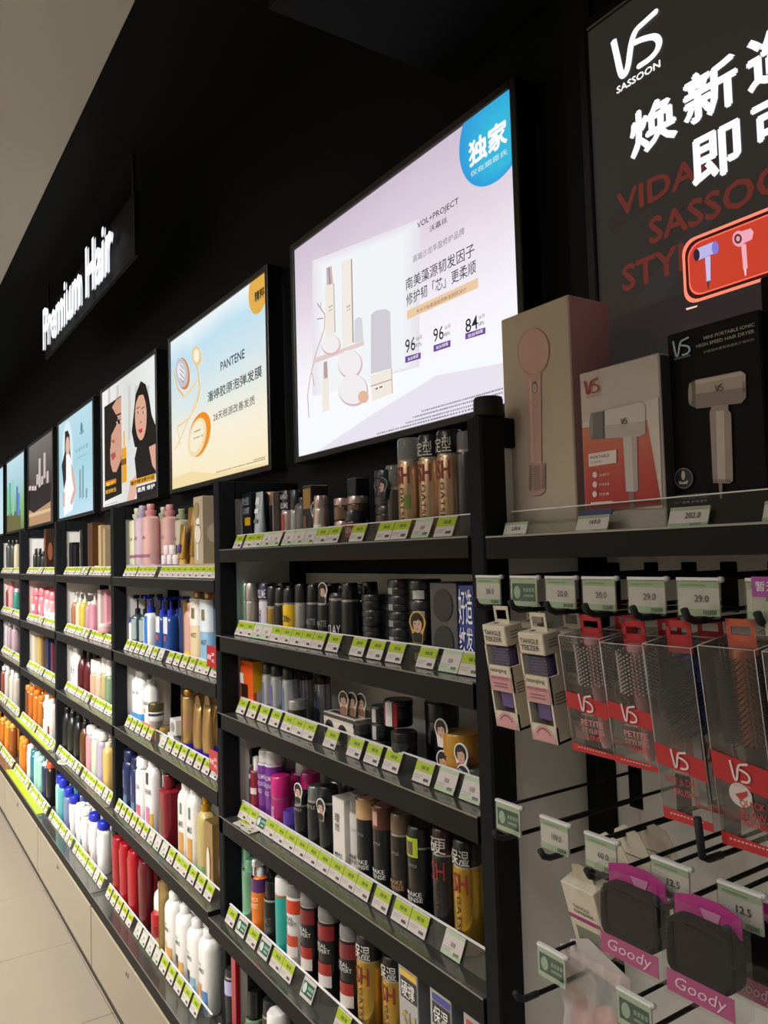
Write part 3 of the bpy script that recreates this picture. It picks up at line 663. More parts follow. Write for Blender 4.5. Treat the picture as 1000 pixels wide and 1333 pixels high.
def k_tube(a, bb, h, body, cap, o):
    ch = h*.14; B = MB(); n = 9; vs = []; seg = 20
    for i in range(n):
        t_ = i/(n-1); z = ch+(h-ch)*t_; sy = bb*(1-t_)**.8+.0012
        for k in range(seg): an = 2*math.pi*k/seg; vs.append((a*(.92+.10*t_)*math.cos(an), sy*math.sin(an), z))
    B.add(vs, [(i*seg+k, i*seg+(k+1) % seg, (i+1)*seg+(k+1) % seg, (i+1)*seg+k) for i in range(n-1) for k in range(seg)]+[tuple(range((n-1)*seg, n*seg))], body_mat(body), True)
    C = MB().lathe([(a*.80, 0), (a*.82, .003), (a*.78, ch)], body_mat(cap), 20, sy=max(.5, bb/a)); parts = [('body', B), ('cap', C)]
    L = MB(); w = a*.55
    for (f0, f1, c) in o.get('bands', ()):
        y0, y1 = [-(bb*(1-max(0, (f*h-ch)/(h-ch)))**.8+.002) for f in (f0, f1)]
        L.add([(-w, y0, h*f0), (w, y0, h*f0), (w, y1, h*f1), (-w, y1, h*f1)], [(0, 1, 2, 3)], body_mat(c))
    if L.v: parts.append(('label', L))
    return parts
def face_fn(face, a, bb, h, e=.0005):
    if face == 'f': return lambda u, v: (-a+2*a*u, -bb-e, h*v)
    if face == 's': return lambda u, v: (a+e, -bb+2*bb*u, h*v)
    return lambda u, v: (-a+2*a*u, -bb+2*bb*v, h+e)
def k_box(a, bb, h, body, cap, o):
    B = MB().box(-a, -bb, 0, a, bb, h, body_mat(body), bev=.0012); parts = [('carton', B)]; L = MB()
    for i, (fc, u0, v0, u1, v1, c) in enumerate(o.get('patch', ())):
        fn = face_fn(fc, a, bb, h, .0004+i*.0002); L.poly([fn(u0, v0), fn(u1, v0), fn(u1, v1), fn(u0, v1)], body_mat(c))
    for (fc, u0, v0, u1, v1, s_, c) in o.get('print', ()):
        fn = face_fn(fc, a, bb, h, .0018); L.text(s_, lambda u, v: fn(u0+(u1-u0)*u, v0+(v1-v0)*v), mat(c, .5), .004)
    for (fc, cu, cv, ru, rv, c) in o.get('disc', ()):
        fn = face_fn(fc, a, bb, h, .0014); L.poly([fn(u, v) for u, v in ell(cu, cv, ru, rv, 20)], body_mat(c))
    if L.v: parts.append(('printed_face', L))
    return parts
def k_jar(a, bb, h, body, cap, o):
    lf = o.get('lf', .38); hb = h*(1-lf); r = a
    B = MB().lathe([(r*.9, 0), (r*.97, .003), (r*.97, hb-.003), (r*.9, hb)], body_mat(body), 24)
    C = MB().lathe([(r, hb-.001), (r, h-.003), (r*.94, h)], body_mat(cap), 24); D = deco(r*.97 if not o.get('onlid') else r, h, o)
    if cap == '#141414' or o.get('ribs'):
        for k in range(24): an = math.pi*2*k/24; C.box(r*math.cos(an)-.0006, r*math.sin(an)-.0006, hb, r*math.cos(an)+.0006, r*math.sin(an)+.0006, h-.004, body_mat(cap))
    return [('pot', B), ('lid', C)]+([('label', D)] if D else [])
def k_pouch(a, bb, h, body, cap, o):
    B = MB(); n = 8; seg = 16; vs = []
    for i in range(n):
        t_ = i/(n-1); z = h*.02+h*.84*t_; th = bb*(math.sin(math.pi*min(1, .12+t_*.86))**.7)+.0008
        for k in range(seg): an = 2*math.pi*k/seg; vs.append((a*math.cos(an), th*math.sin(an), z))
    B.add(vs, [(i*seg+k, i*seg+(k+1) % seg, (i+1)*seg+(k+1) % seg, (i+1)*seg+k) for i in range(n-1) for k in range(seg)]+[tuple(range(seg))[::-1], tuple(range((n-1)*seg, n*seg))], body_mat(body), True)
    C = MB().slab([(-a*.8, h*.84), (a*.8, h*.84), (a*.6, h*.96), (a*.2, h), (-a*.2, h), (-a*.6, h*.96)], -.001, .001, body_mat(cap)); D = MB()
    D.lathe([(bb+.0008, h*.0), (bb+.0008, h*.2)], body_mat(o.get('base', body)), 16, sx=a/bb*1.01, cap0=False, cap1=False); return [('pouch', B), ('header', C), ('base_band', D)]
def k_card(a, bb, h, body, cap, o):
    """die-cut display card with a head portrait"""
    B = MB(); out = [(-a*.55, 0), (a*.55, 0), (a*.7, h*.35)]+[(a*math.cos(t_), h*.62+h*.38*math.sin(t_)) for t_ in [math.pi*k/12 for k in range(13)]]+[(-a*.7, h*.35)]
    B.slab(out, -.0008, .0008, body_mat(body)); L = MB(); y = -.0012
    def e(cx, cz, rx, rz, c, dy, n=18): L.poly([(x, y-dy, z) for x, z in ell(cx, cz, rx, rz, n)], mat(c, .5))
    L.poly([(-a*.5, y, h*.02), (a*.5, y, h*.02), (a*.62, y, h*.28), (a*.2, y, h*.36), (-a*.2, y, h*.36), (-a*.62, y, h*.28)], mat(o.get('shirt', '#1a1a1c'), .5))
    e(0, h*.66, a*.80, h*.29, '#120f10', .0002); e(a*.05, h*.58, a*.52, h*.26, '#c9a08c', .0004); L.poly([(-a*.55, y-.0006, h*.70), (-a*.2, y-.0006, h*.86), (a*.5, y-.0006, h*.82), (a*.58, y-.0006, h*.66), (a*.2, y-.0006, h*.74), (-a*.2, y-.0006, h*.68)], mat('#120f10', .5))
    for sx_ in (-.22, .26): e(a*sx_, h*.60, a*.10, h*.018, '#241816', .0007, 8)
    e(a*.03, h*.44, a*.14, h*.02, '#9a4a44', .0007, 8); e(a*.05, h*.52, a*.05, h*.02, '#a97c68', .0007, 8)
    return [('card', B), ('portrait', L)]
KIND = dict(can=k_can, bottle=k_bottle, tube=k_tube, box=k_box, jar=k_jar, pouch=k_pouch, card=k_card)
NAME = dict(can='spray_can', bottle='bottle', tube='squeeze_tube', box='product_box', jar='jar', pouch='pouch', card='display_card')
CAT = dict(can='spray can', bottle='bottle', tube='tube', box='box', jar='jar', pouch='pouch', card='display card')
def solve(kind, xl, ym, a, bb, Y, right=False):
    d = ray(xl, ym)[:2]; d = d/np.linalg.norm(d); n = np.array([d[1], -d[0]])
    if kind in ('box', 'card'): re = abs(a*n[0])+abs(bb*n[1])
    else: re = math.hypot(a*n[0], bb*n[1])
    if right: re = -re
    t_ = (Y-re*n[1])/d[1]; c = t_*d+re*n
    return float(c[0])
def put(bay, i, desc, kind, xl, ytop, a, bb, body, cap='#161616', Y=.785, o=None, rows=1, dz=0., h=None, name=None, cat=None, right=False, rz=0., x=None, dy=.052):
    o = o or {}; sz = ZC+SH[bay][i][0]-.0006+dz
    Y += {.70: -.008, .673: -.045, .627: -.075}[SH[bay][i][1]] if kind != 'card' else {.70: 0, .673: -.036, .627: -.066}[SH[bay][i][1]]
    fy_ = SH[bay][i][1]; off_ = .030 if fy_ == .70 else (.022 if fy_ > .65 else .036)
    if dz < .03 and kind != 'card' and name is None: Y = max(Y, fy_+off_+.0185+bb)
    X = solve(kind, xl, ytop+30, a, bb, Y, right) if x is None else x
    if h is None:
        pc = np.array([X, Y, 0.]); # height read off the photo's top edge at the axis
        lo, hi = 0., .5
        for _ in range(24):
            m_ = (lo+hi)/2; p = np.array([X, Y, sz-ZC+m_]); zz = p@_f; y_ = 666.5-F_PX*(p@CU)/zz
            if y_ > ytop: lo = m_
            else: hi = m_
        h = max(.02, lo)
    hk = round(h*400)/400
    if BX[bay][0]-.09 < X-a < BX[bay][0]+.034: X = BX[bay][0]+.034+a
    if X-a < BX[bay][0] or X+a > BX[bay][1]+.004: return X, h, sz+hk      # would stand inside a divider
    key = (kind, a, bb, hk, body, cap, repr(o))
    parts = cached(key, lambda: [(n_, B.mesh(n_)) for n_, B in KIND[kind](a, bb, hk, body, cap, o)])
    res = []
    for r_ in range(rows):
        t_ = thing(name or NAME[kind], desc, cat or CAT[kind], (X, Y+r_*dy, sz), None, (0, 0, rz) if rz else None)
        for n_, me in parts: link(n_, me, t_)
        ITEMS.append((desc, bay, i, X, r_, t_)); res.append(t_)
    return X, h, sz+hk
WH, BK = '#e9e6e1', '#131315'
# ---- styling bay (under the lilac poster)
A0 = ('A', 0); A1 = ('A', 1); A2 = ('A', 2); A3 = ('A', 3); A4 = ('A', 4); A5 = ('A', 5)
put(*A0, 'tall navy black carton with yellow sticker', 'box', 300, 645, .026, .022, '#15181d', Y=.790, o=dict(patch=[('f', .1, .50, .9, .95, '#1d232b'), ('f', .35, .42, .95, .56, '#c89a1c')], print=[('f', .15, .78, .9, .92, '男士造型', '#8f9aa0'), ('f', .15, .62, .9, .74, '定型喷雾', '#8f9aa0')]))
put(*A0, 'pale grey flat tube with white lettering', 'tube', 330, 641, .019, .014, '#a9b1b3', '#8f989b', Y=.775, o=dict(bands=[(.45, .52, '#6f7a7d'), (.62, .70, '#e5e8e8'), (.78, .90, '#dfe3e3')]))
put(*A0, 'tan capped small jar bottle', 'can', 345, 640, .017, .017, '#2b2725', '#b28a5c', Y=.83, o=dict(cf=.22))
put(*A0, 'slim dark carton with pink edge', 'box', 355, 640, .016, .016, '#2a2220', Y=.785, o=dict(patch=[('f', .0, .0, .2, 1, '#8a6a66'), ('s', .1, .1, .5, .9, '#3c3a36')]))
put(*A0, 'slim silver can with patterned cap', 'can', 366, 639, .0165, .0165, '*b9a9a0', '#241c22', Y=.785, o=dict(cf=.36, labels=[(.15, .58, -10, 30, '#a32b33')], texts=[('VOLUME', .68, .78, -30, 60, '#cfcad6', False), ('HAIR SPRAY', .84, .92, -30, 60, '#cfcad6', False)]))
put(*A0, 'slim grey can with black cap', 'can', 377, 638, .0165, .0165, '*9a9a98', BK, Y=.785, o=dict(cf=.36))
put(*A0, 'squat dark bottle in grey wrapping', 'bottle', 384, 648, .020, .018, '#5c5b59', '#3a3a3a', Y=.79, o=dict(cf=.1))
put(*A0, 'black and bronze carton behind clear film', 'box', 394, 632, .020, .020, '#1b1a19', Y=.80, o=dict(patch=[('f', .1, .62, .9, .95, '#a07a3c'), ('s', .1, .1, .7, .9, '#2a2320'), ('f', .1, .1, .4, .5, '#7a4a34')]))
put(*A0, 'rosy silver slim bottle with printed collar', 'can', 408, 645, .016, .016, '*c9b4a8', '*b9a096', Y=.768, o=dict(cf=.25, labels=[(.10, .42, -30, 60, '#dcd8d2')], texts=[('STYLE', .16, .34, -20, 50, '#232323', False)]))
put(*A0, 'round topped portrait display card', 'card', 404, 614, .017, .001, '#dcdcda', Y=.757, dz=.045, h=.045)
for k, (x_, c) in enumerate(((419, '#2b211c'), (436, '#3a2c1a'))):
    for j in range(2):
        put(*A0, ('small jar with rose metal lid, lower', 'small jar with rose metal lid, stacked')[j], 'jar', x_, 0, .020, .020, c, '*b9a39b', Y=.785, h=.044, dz=.0445*j, o=dict(lf=.28, labels=[(.1, .62, -20, 60, '#6f5030')]))
for j in range(4):
    put(*A0, 'flat black clay jar, %s in four-jar stack' % ('lowest', 'second up', 'third up', 'topmost')[j], 'jar', 471, 0, .0235, .0235, '#171516', '#1d1b1c', Y=.785, h=.0315, dz=.0317*j, o=dict(lf=.4, labels=[(.1, .5, -40, 60, '#3a2326')]))
put(*A0, 'black jar with red label band', 'jar', 449, 664, .021, .021, '#18181a', '#202022', Y=.775, o=dict(lf=.3, labels=[(.2, .62, -60, 90, '#a3262c')], texts=[('HARD WAX', .32, .5, -20, 60, '#e4c8c4', False)]))
put(*A0, 'black box standing behind the red banded jar', 'box', 452, 622, .018, .016, '#15171a', Y=.845, o=dict(patch=[('f', .1, .5, .9, .9, '#2b2c30')]))
put(*A0, 'clear tube can with brown contents', 'can', 501, 606, .0185, .0185, '#3a302b', '~9a8a84', Y=.79, o=dict(cf=.30, labels=[(.04, .16, -30, 50, '#d8d4cc')], texts=[('硬', .04, .16, -15, 25, '#1a1a1a', False)]))
put(*A0, 'grey portrait advert card with lavender print', 'card', 486, 586, .022, .001, '#5d6370', Y=.757, dz=.075, h=.040)
gats = dict(texts=[('SH', .58, .74, -25, 40, '#8e2a2a', False), ('YBSTAG', .10, .50, 5, 25, '#3a2323', True)], cf=.22)
def gold(desc, bay, x, y, cap, body='*c9a987', r=.0225, Y=.785, capt=None, cf=.22, gat='GATSBY', **k):
    o = dict(cf=cf, cr=.98, ct=.96, texts=[('SH', .55, .72, -20, 48, '#8e2a2a', False)])
    if capt: o['texts'].append((capt, .79, .93, -25, 55, '#d6d2cc', False))
    X, h, _ = put(*bay, desc, 'can', x, y, r, r, body, cap, Y=Y, o=o, **k)
    t_ = ITEMS[-1][5]; b = MB(); hh = h        # the brand name runs down the can
    V, Fs, a_ = glyphs(gat, .004); ang0 = math.radians(12)-math.pi/2; L_ = hh*.42; z1 = hh*.52; wd = .0075
    b.add([((r+.0016)*math.cos(ang0+(v-.5)*wd/r), (r+.0016)*math.sin(ang0+(v-.5)*wd/r), z1-L_*u) for u, v in V], Fs, mat('#2c1c1c', .5))
    b.obj('lettering', t_)
gold('champagne gold hairspray with clear cap and green sticker', A0, 517, 572, '~c9c9c6')
b = MB(); wrap(b, .0232, .055, .078, 22, 52, mat('#6f8230', .5)); b.obj('round_sticker', ITEMS[-1][5])
gold('champagne gold hairspray with black lettered cap, left one', A0, 544, 566, '#141214', capt='定型')
gold('champagne gold hairspray with black lettered cap, right one', A0, 568, 561, '#141214', capt='定型')
put(*A0, 'dark grey can with clear cap at the post', 'can', 592, 562, .021, .021, '#2a2d30', '~b9bcc0', Y=.80, o=dict(cf=.18))

cans1 = [(310.5, 759, '*7fb8a0', '*8cc4ac', .33, 'mint green slim spray can'), (319, 759, '*c2b7ac', '*b9aea4', .33, 'pale taupe metallic spray can'),
         (337, 760, '#cfc9d2', '#2b2540', .30, 'white slim can with violet patterned cap'), (347, 763, '*a98a4a', BK, .38, 'gold spray can with black cap'),
         (357, 765, '#17181a', BK, .30, 'plain black spray can'), (368, 765, '#e0b414', BK, .28, 'bright yellow spray can with black cap'),
         (383, 760, '*a9a9a8', BK, .32, 'brushed silver can with black cap'), (399, 760, '#26262a', '#0f0f11', .30, 'glossy black can with silver shoulder'),
         (413, 762, '#1c1a1a', '#151515', .28, 'black can behind portrait card'), (444, 758, '#1a1b1d', '#101012', .25, 'tall black can with silver ring')]
for x_, y_, c, cp, cf, d in cans1:
    o = dict(cf=cf, cr=1. if cf == .33 else .93)
    if d.startswith('bright'): o['texts'] = [('2b', .38, .50, 0, 55, '#2a2410', False), ('HAIR', .10, .3, 20, 50, '#2a2410', False)]
    if d.startswith('white'): o['texts'] = [('果味香氛', .1, .55, -5, 20, '#3d3a70', False), ('VOLUME', .74, .9, -30, 60, '#ded9ea', False)]
    if d.startswith('glossy') or d.startswith('black can'): o['texts'] = [('MATTE', .35, .45, -10, 60, '#8d8d8d', False)]
    put(*A1, d, 'can', x_, y_, .0175, .0175, c, cp, o=o, rows=2, dy=.045, Y=.775)
put(*A1, 'oval portrait card clipped to black can', 'card', 414, 754, .019, .001, '#e0dcd4', Y=.754, dz=.088, h=.042)
put(*A1, 'wide black can with white graffiti lettering', 'can', 428, 771, .022, .022, '#17171a', '#232325', o=dict(cf=.1, texts=[('MATTE', .05, .24, -20, 60, '#d8d8d8', False), ('CLAY', .28, .45, -20, 60, '#d8d8d8', False)]), Y=.778)
def stack(bay, x, n, h, r, body, lid, desc, Y=.785, o=None, lf=.4, start=0, y0=None):
    names = ['lowest', 'second up', 'third up', 'fourth up', 'fifth up', 'sixth up']
    for j in range(n):
        put(*bay, f'{desc}, {names[j]}', 'jar', x, 720, r, r, body, lid, Y=Y, h=h, dz=(h+.0002)*j, o=dict(lf=lf, **(o or {})))
stack(A1, 459, 4, .031, .024, '#151617', '#1a1b1c', 'ridged black wax jar in left stack', Y=.845, o=dict(ribs=1, labels=[(.15, .55, -15, 18, '#cfcbc6')]))
stack(A1, 470, 4, .0275, .023, '#1c1c1d', '#242425', 'black jar with silver band, front stack', Y=.775, o=dict(bands=[(.62, .80, '*9a9895')]), lf=.36)
stack(A1, 504, 5, .0275, .024, '#222625', '#1c1d1d', 'dark green-grey wax jar, middle stack', Y=.780, o=dict(labels=[(.12, .5, -20, 15, '#8d9290')]), lf=.45)
stack(A1, 530, 4, .034, .029, '#1b1c1d', '#1d1e1f', 'wide black jar with barcode, right stack', Y=.800, o=dict(labels=[(.10, .5, 10, 52, '#c6c4c1')]), lf=.42)
put(*A1, 'gold lettered portrait card before black jars', 'card', 533, 792, .023, .001, '#caa24a', Y=.757, dz=.035, h=.052)
put(*A1, 'clear carton showing two black wax pucks', 'box', 560, 758, .034, .030, '#48474a', Y=.79, o=dict(disc=[('f', .5, .74, .36, .19, '#17171a'), ('f', .5, .32, .36, .19, '#17171a'), ('s', .5, .74, .36, .19, '#17171a')], print=[('f', .08, .10, .62, .17, '蓬蓬支撑', '#e9e6e2'), ('f', .08, .02, .95, .085, '硬度发蜡2件套', '#e9e6e2')]))
put(*A1, 'royal blue carton with white lettering', 'box', 596, 760, .020, .022, '#16308a', Y=.785, o=dict(print=[('f', .1, .55, .9, .95, '好造', '#eef0f6'), ('f', .1, .25, .9, .52, '纹发', '#eef0f6')], patch=[('f', 0, 0, 1, .12, '#24306a')]))

put(*A2, 'orange and yellow boxed set with round emblem', 'box', 310, 858, .036, .030, '#d9541a', Y=.785, o=dict(patch=[('s', .0, .42, 1, 1, '#f0b414'), ('s', .15, .25, .95, .45, '#c9c4bc'), ('s', .0, .0, 1, .25, '#e3a81c'), ('f', .0, .55, .3, .75, '#d7cfc6'), ('f', .1, .25, .6, .55, '#2a1b18')], disc=[('s', .5, .75, .12, .08, '#f4e9b0')]))
for j, (x_, y_, w_) in enumerate(((341, 862, 0), (352, 865, 0), (367, 868, 0), (388, 872, .0), (409, 877, 0))):
    put(*A2, 'silver hairspray can with black cap', 'can', x_, y_, .019, .019, '*b9bcc2', BK, Y=.775 if j < 3 else .845, o=dict(cf=.20, labels=[(.05, .66, -12, 12, '#5a6ea8' if j != 1 else '#6a56a8')]))
put(*A2, 'small black jar with satin silver lid', 'jar', 375, 911, .020, .020, '#1b1c1e', '*b9b7b3', Y=.757, o=dict(lf=.3))
cx, ch, ct = put(*A2, 'comic-print carton with motorcycle wheel drawing', 'box', 400, 0, .060, .034, '#cfc6bb', Y=.800, h=.058, o=dict(
    disc=[('f', .2, .42, .15, .36, '#29272a'), ('f', .2, .42, .08, .2, '#8a8686'), ('f', .62, .38, .15, .36, '#29272a'), ('f', .62, .38, .08, .2, '#8a8686'), ('s', .4, .35, .28, .3, '#29272a'), ('s', .4, .35, .14, .15, '#7a7676')],
    patch=[('f', .3, .55, .95, .75, '#e3d9cd'), ('f', .0, .86, 1, .98, '#3a3637'), ('t', .1, .1, .9, .3, '#3a3637'), ('t', .2, .5, .8, .62, '#3a3637'), ('s', .0, .82, 1, .97, '#3a3637')], print=[('t', .1, .35, .9, .48, 'HAIR STYLE', '#222222'), ('t', .1, .7, .9, .95, 'WAX', '#222222')]))
for j, (dx, r_) in enumerate(((.0, -.3), (.022, .05), (.045, .3))):
    put(*A2, 'advert card fanned on the comic carton', 'card', 0, 0, .019, .001, '#e3dcd2', Y=.770+j*.006, x=cx+.0+dx, dz=ch, h=.045, o=dict(shirt='#8a5a44'))
stack(A2, 455, 2, .028, .021, '#151617', '#1a1b1c', 'ribbed black jar beside the comic carton', o=dict(ribs=1), Y=.775)
stack(A2, 477, 3, .030, .022, '#161718', '#1c1d1e', 'plain black wax jar, left stack', o=dict(labels=[(.1, .9, 0, 25, '#b9b6b2')]), Y=.79)
stack(A2, 503, 2, .032, .0225, '#2a2829', '*3a3a3c', 'smoky translucent jar', Y=.768, lf=.45, o=dict(bands=[(.52, .56, '*9d9a9a')]))
put(*A2, 'black jar with red and white figure print', 'jar', 500, 910, .026, .026, '#1a191b', '#18171a', Y=.79, dz=.064, o=dict(lf=.2, labels=[(.05, .8, -35, -8, '#7d1c22'), (.05, .95, -5, 30, '#cfcbc9'), (.05, .95, 35, 50, '#b3272d')]))
for j, (x_, y_, z_) in enumerate(((537, 905, .058), (538, 940, .010), (560, 941, .030), (562, 979, .000))):
    put(*A2, 'white card with black and white portrait, %s' % ('topmost', 'left', 'right', 'lowest')[j], 'card', x_, 0, .017, .001, '#dcdad6', Y=.757-.0018*j, dz=z_, h=.044, o=dict(shirt='#ddd6d0' if j < 2 else '#b3342a'))
put(*A2, 'big plain black tub', 'jar', 553, 911, .030, .030, '#161618', '#1b1b1d', Y=.845, o=dict(lf=.3))
put(*A2, 'mustard yellow wax tub', 'jar', 577, 951, .030, .030, '#a87716', '#b5811c', Y=.79, o=dict(lf=.4))
put(*A2, 'grey lidded jar beside the post', 'jar', 594, 996, .027, .027, '#2e2f31', '*8f9192', Y=.770, o=dict(lf=.35))

put(*A3, 'black trigger sprayer with mauve fade', 'bottle', 313, 968, .019, .017, '#4a2a3c', BK, o=dict(cap='spray', cf=.26, labels=[(.55, .62, -20, 40, '#c6bccb')]))
put(*A3, 'slim red bottle with white neck', 'can', 326, 984, .015, .015, '#7d1a30', '#e2dcda', Y=.765, o=dict(cf=.22, cr=.5, labels=[(.42, .52, -40, 60, '#d9c4c4')]))
for j, (x_, y_) in enumerate(((336, 975), (345, 977), (364, 986), (384, 990))):
    put(*A3, 'purple can with white cap', 'can', x_, y_, .021, .021, '#6a2a86', '#e2e0de', Y=.785 if j < 2 else .84, o=dict(cf=.17, bands=[(.80, .835, '#d9d6dc')], texts=[('VOLUME', .62, .68, -20, 50, '#d4c6e0', False), ('STRONG', .52, .58, -20, 50, '#d4c6e0', False), ('HOLD', .42, .48, -10, 30, '#d4c6e0', False)]))
for j, (x_, y_) in enumerate(((353, 1009), (379, 1004), (392, 1004))):
    put(*A3, 'clear magenta bottle with bright pink lid', 'can', x_, y_, .0215, .0215, '#a3246a', '#c42074', Y=.765 if j == 0 else .835, o=dict(cf=.36 if j == 0 else .3, cr=1.02, ct=1., texts=[('WAVE', .1, .5, -5, 20, '#e8bcd2', False)]))
put(*A3, 'violet ball-shaped jar', 'jar', 369, 1048, .020, .020, '#3a2478', '#44308c', Y=.752, h=.062, o=dict(lf=.4))
put(*A3, 'cutout card of a man facing right', 'card', 383, 1012, .018, .001, '#e9e9e6', Y=.745, dz=.098, h=.042)
put(*A3, 'portrait card on the grey can', 'card', 412, 1023, .017, .001, '#e0deda', Y=.744, dz=.090, h=.042)
for j, (x_, y_, c, cp, d) in enumerate(((383, 1030, '#1a1b1d', '#141416', 'matt black can under cutout card'), (400, 1022, '#232426', '*8f9394', 'black can with wide grey collar'), (415, 1022, '#1c1c1e', '#151517', 'black can with portrait card'))):
    put(*A3, d, 'can', x_, y_, .0205, .0205, c, cp, Y=.772, o=dict(cf=.20, texts=[('STYLE', .70, .75, -10, 50, '#a9a9a9', False)]), rows=2)
def make_sense(x, y, body, desc, cap='#1a1b1d', tc='#d8d8d6', r=.0215, lab=None, Y=.775, rows=2, **k):
    o = dict(cf=.20, cr=.97, texts=[('MAKE', .30, .345, -25, 50, tc, False), ('SENSE', .245, .29, -25, 55, tc, False), ('STYLE', .60, .63, -5, 35, '#9a9a98', False)])
    if lab: o['labels'] = lab
    put(*A3, desc, 'can', x, y, r, r, body, cap, Y=Y, o=o, rows=rows, **k)
put(*A3, 'white carton lettered with two dark characters', 'box', 433, 1036, .022, .022, '#d9d4cf', Y=.780, o=dict(print=[('f', .25, .70, .62, .80, '理', '#222222'), ('f', .25, .58, .62, .68, '然', '#222222'), ('f', .2, .26, .8, .31, 'MAKE', '#2a2a2a'), ('f', .2, .20, .8, .25, 'SENSE', '#2a2a2a')]))
make_sense(455, 1030, '#c6c2bd', 'clear-topped white spray can', '~555a60', '#3a3a3a')
make_sense(464, 1037, '#18191b', 'black can with tan paper sleeve on cap', '#c49a6c', lab=[(.78, .98, -60, 90, '#c9a06e')])
make_sense(485, 1047, '#18191b', 'black can with portrait printed cap', '#8a5a48', lab=[(.76, .99, -60, 90, '#5a3428'), (.80, .95, -8, 22, '#c99a84')])
make_sense(508, 1058, '#231d1a', 'brown black can with bronze top', '#6a5644', '#b08a5c')
make_sense(530, 1072, '#141517', 'black can with round lime portrait sticker', '#1c1d20', lab=[(.70, .90, -40, 40, '#a9c41e'), (.72, .86, -15, 18, '#5a4438')], r=.0235)
gold('black hairspray with red and white topped cap', A3, 562, 1076, '#3a1c20', body='#1b1c1f', capt='硬', r=.0215, Y=.775)
gold('black hairspray can behind gold one', A3, 590, 1086, '#151517', body='#1b1c1f', r=.0215, Y=.835)
gold('tall gold hairspray with black lettered cap', A3, 589, 1090, '#141312', body='*c39a3c', capt='保湿', r=.0235, Y=.775)

put(*A4, 'tall mint green bottle', 'can', 311, 1098, .019, .019, '*86c2a2', '*8ecbae', Y=.80, o=dict(cf=.25, cr=.9), rows=2)
put(*A4, 'mint green spray can', 'can', 315, 1118, .021, .021, '*8ccaa8', '*93d0b0', Y=.765, o=dict(cf=.16, cr=.7))
put(*A4, 'orange bottle with violet top and white nozzle', 'bottle', 327, 1117, .0205, .0205, '#e0741a', '#e6e3e0', Y=.765, o=dict(cap='spray', cf=.22, pw=2., bands=[(.60, .77, '#5a2a6a')], texts=[('JUICE', .48, .54, -15, 50, '#f6ddc0', False), ('BOOST', .40, .46, -15, 50, '#f6ddc0', False)]))
put(*A4, 'dark green flat topped bottle behind', 'bottle', 345, 1125, .018, .018, '#1f3a30', '#26443a', Y=.835, o=dict(cf=.14, cap='wide'))
put(*A4, 'black ribbed spray can', 'can', 343, 1146, .0205, .0205, '#191b1c', '#101112', Y=.775, o=dict(cf=.26, cr=.8, texts=[('SALT', .4, .5, 0, 50, '#6d7472', False), ('SPRAY', .3, .38, 0, 50, '#6d7472', False)]), rows=2)
put(*A4, 'turquoise can with white domed cap', 'can', 358, 1139, .0205, .0205, '#1f9c92', '#e3e1df', Y=.770, o=dict(cf=.20, cr=1., bands=[(.775, .80, '*c29a4a')]), rows=2)
def realx(x, y, body, top, desc, tc, r=.022, Y=.772):
    put(*A4, desc, 'can', x, y, r, r, body, '~c4c4c4' if 1 else top, Y=Y, rows=2, o=dict(cf=.13, cr=.99, ct=.97, labels=[(.68, .83, -50, 75, top), (.20, .44, -50, 60, '#c2472a' if body[1] == 'd' else '#a32320'), (.20, .32, -50, 60, '#d6cdca')],
        texts=[('REAL', .60, .645, -22, 42, tc, False), ('EXPERT', .55, .59, -22, 55, tc, False)]))
realx(373, 1147, '#d6d2cf', '#cf3d1e', 'white styling can with orange bands', '#3a3a3a')
realx(391, 1159, '#141416', '#7a1f26', 'black styling can with red bands, left one', '#d9d9d9')
realx(414, 1178, '#141416', '#8a1f22', 'black styling can with red bands, middle one', '#d9d9d9', .024)
realx(442, 1200, '#141416', '#7a1f26', 'black styling can with red bands, right one', '#d9d9d9', .023)
gold('gold hairspray with black cap', A4, 464, 1213, '#1a1a1c', body='*c9a24a', capt='保湿', r=.025)
gold('gold hairspray with black cap, white lettering', A4, 497, 1240, '#1a1a1c', body='*c9a24a', capt='保湿', r=.025, Y=.80)
for x_, y_, c, s_, d, bc in ((519, 1250, '#e4b31c', '硬撑', 'silver carton with yellow flash and black label', '#b9974e'), (560, 1282, '#2c3a9a', '保湿', 'silver carton with blue flash and black label', '#3c56b4'), (604, 1318, '#c4262c', '硬撑', 'silver carton at the post', '#7a7a7a')):
    put(*A4, d, 'box', x_, y_, .026, .028, '*b9bcc0', Y=.782, o=dict(patch=[('f', .12, .90, .95, .955, c), ('f', .12, .72, .95, .89, '#121214')], print=[('f', .2, .74, .88, .87, s_, '#f0eeea'), ('f', .2, .45, .85, .62, 'SH' , bc)]))
put(*A5, 'black can with lilac label', 'can', 288, 1254, .020, .020, '#1a1a1d', '#222226', o=dict(cf=.1, labels=[(.66, .86, -40, 60, '#b4aed6')]))
put(*A5, 'narrow crimson carton', 'box', 301, 1243, .012, .02, '#a3182c', Y=.77, h=.22)
put(*A5, 'tall black carton', 'box', 312, 1255, .022, .022, '#141416', Y=.785, h=.2)
put(*A5, 'green bottle with tall black cap', 'can', 319, 1288, .021, .021, '#2f7a3e', BK, Y=.765, o=dict(cf=.34, cr=.7, bands=[(.56, .62, '*6fd07a')]))
put(*A5, 'dark brown jar with glass top', 'can', 341, 1299, .022, .022, '#3a2c28', '#232325', Y=.80, o=dict(cf=.2))
put(*A5, 'can with large white cap', 'can', 346, 1316, .026, .026, '#e0dedb', '#e6e4e1', Y=.745, o=dict(cf=.2))
for x_ in (385, 415, 450, 490): put(*A5, 'black can low on the bottom shelf', 'can', x_, 1400, .022, .022, '#1a1a1c', '#222224', Y=.775, h=.15)

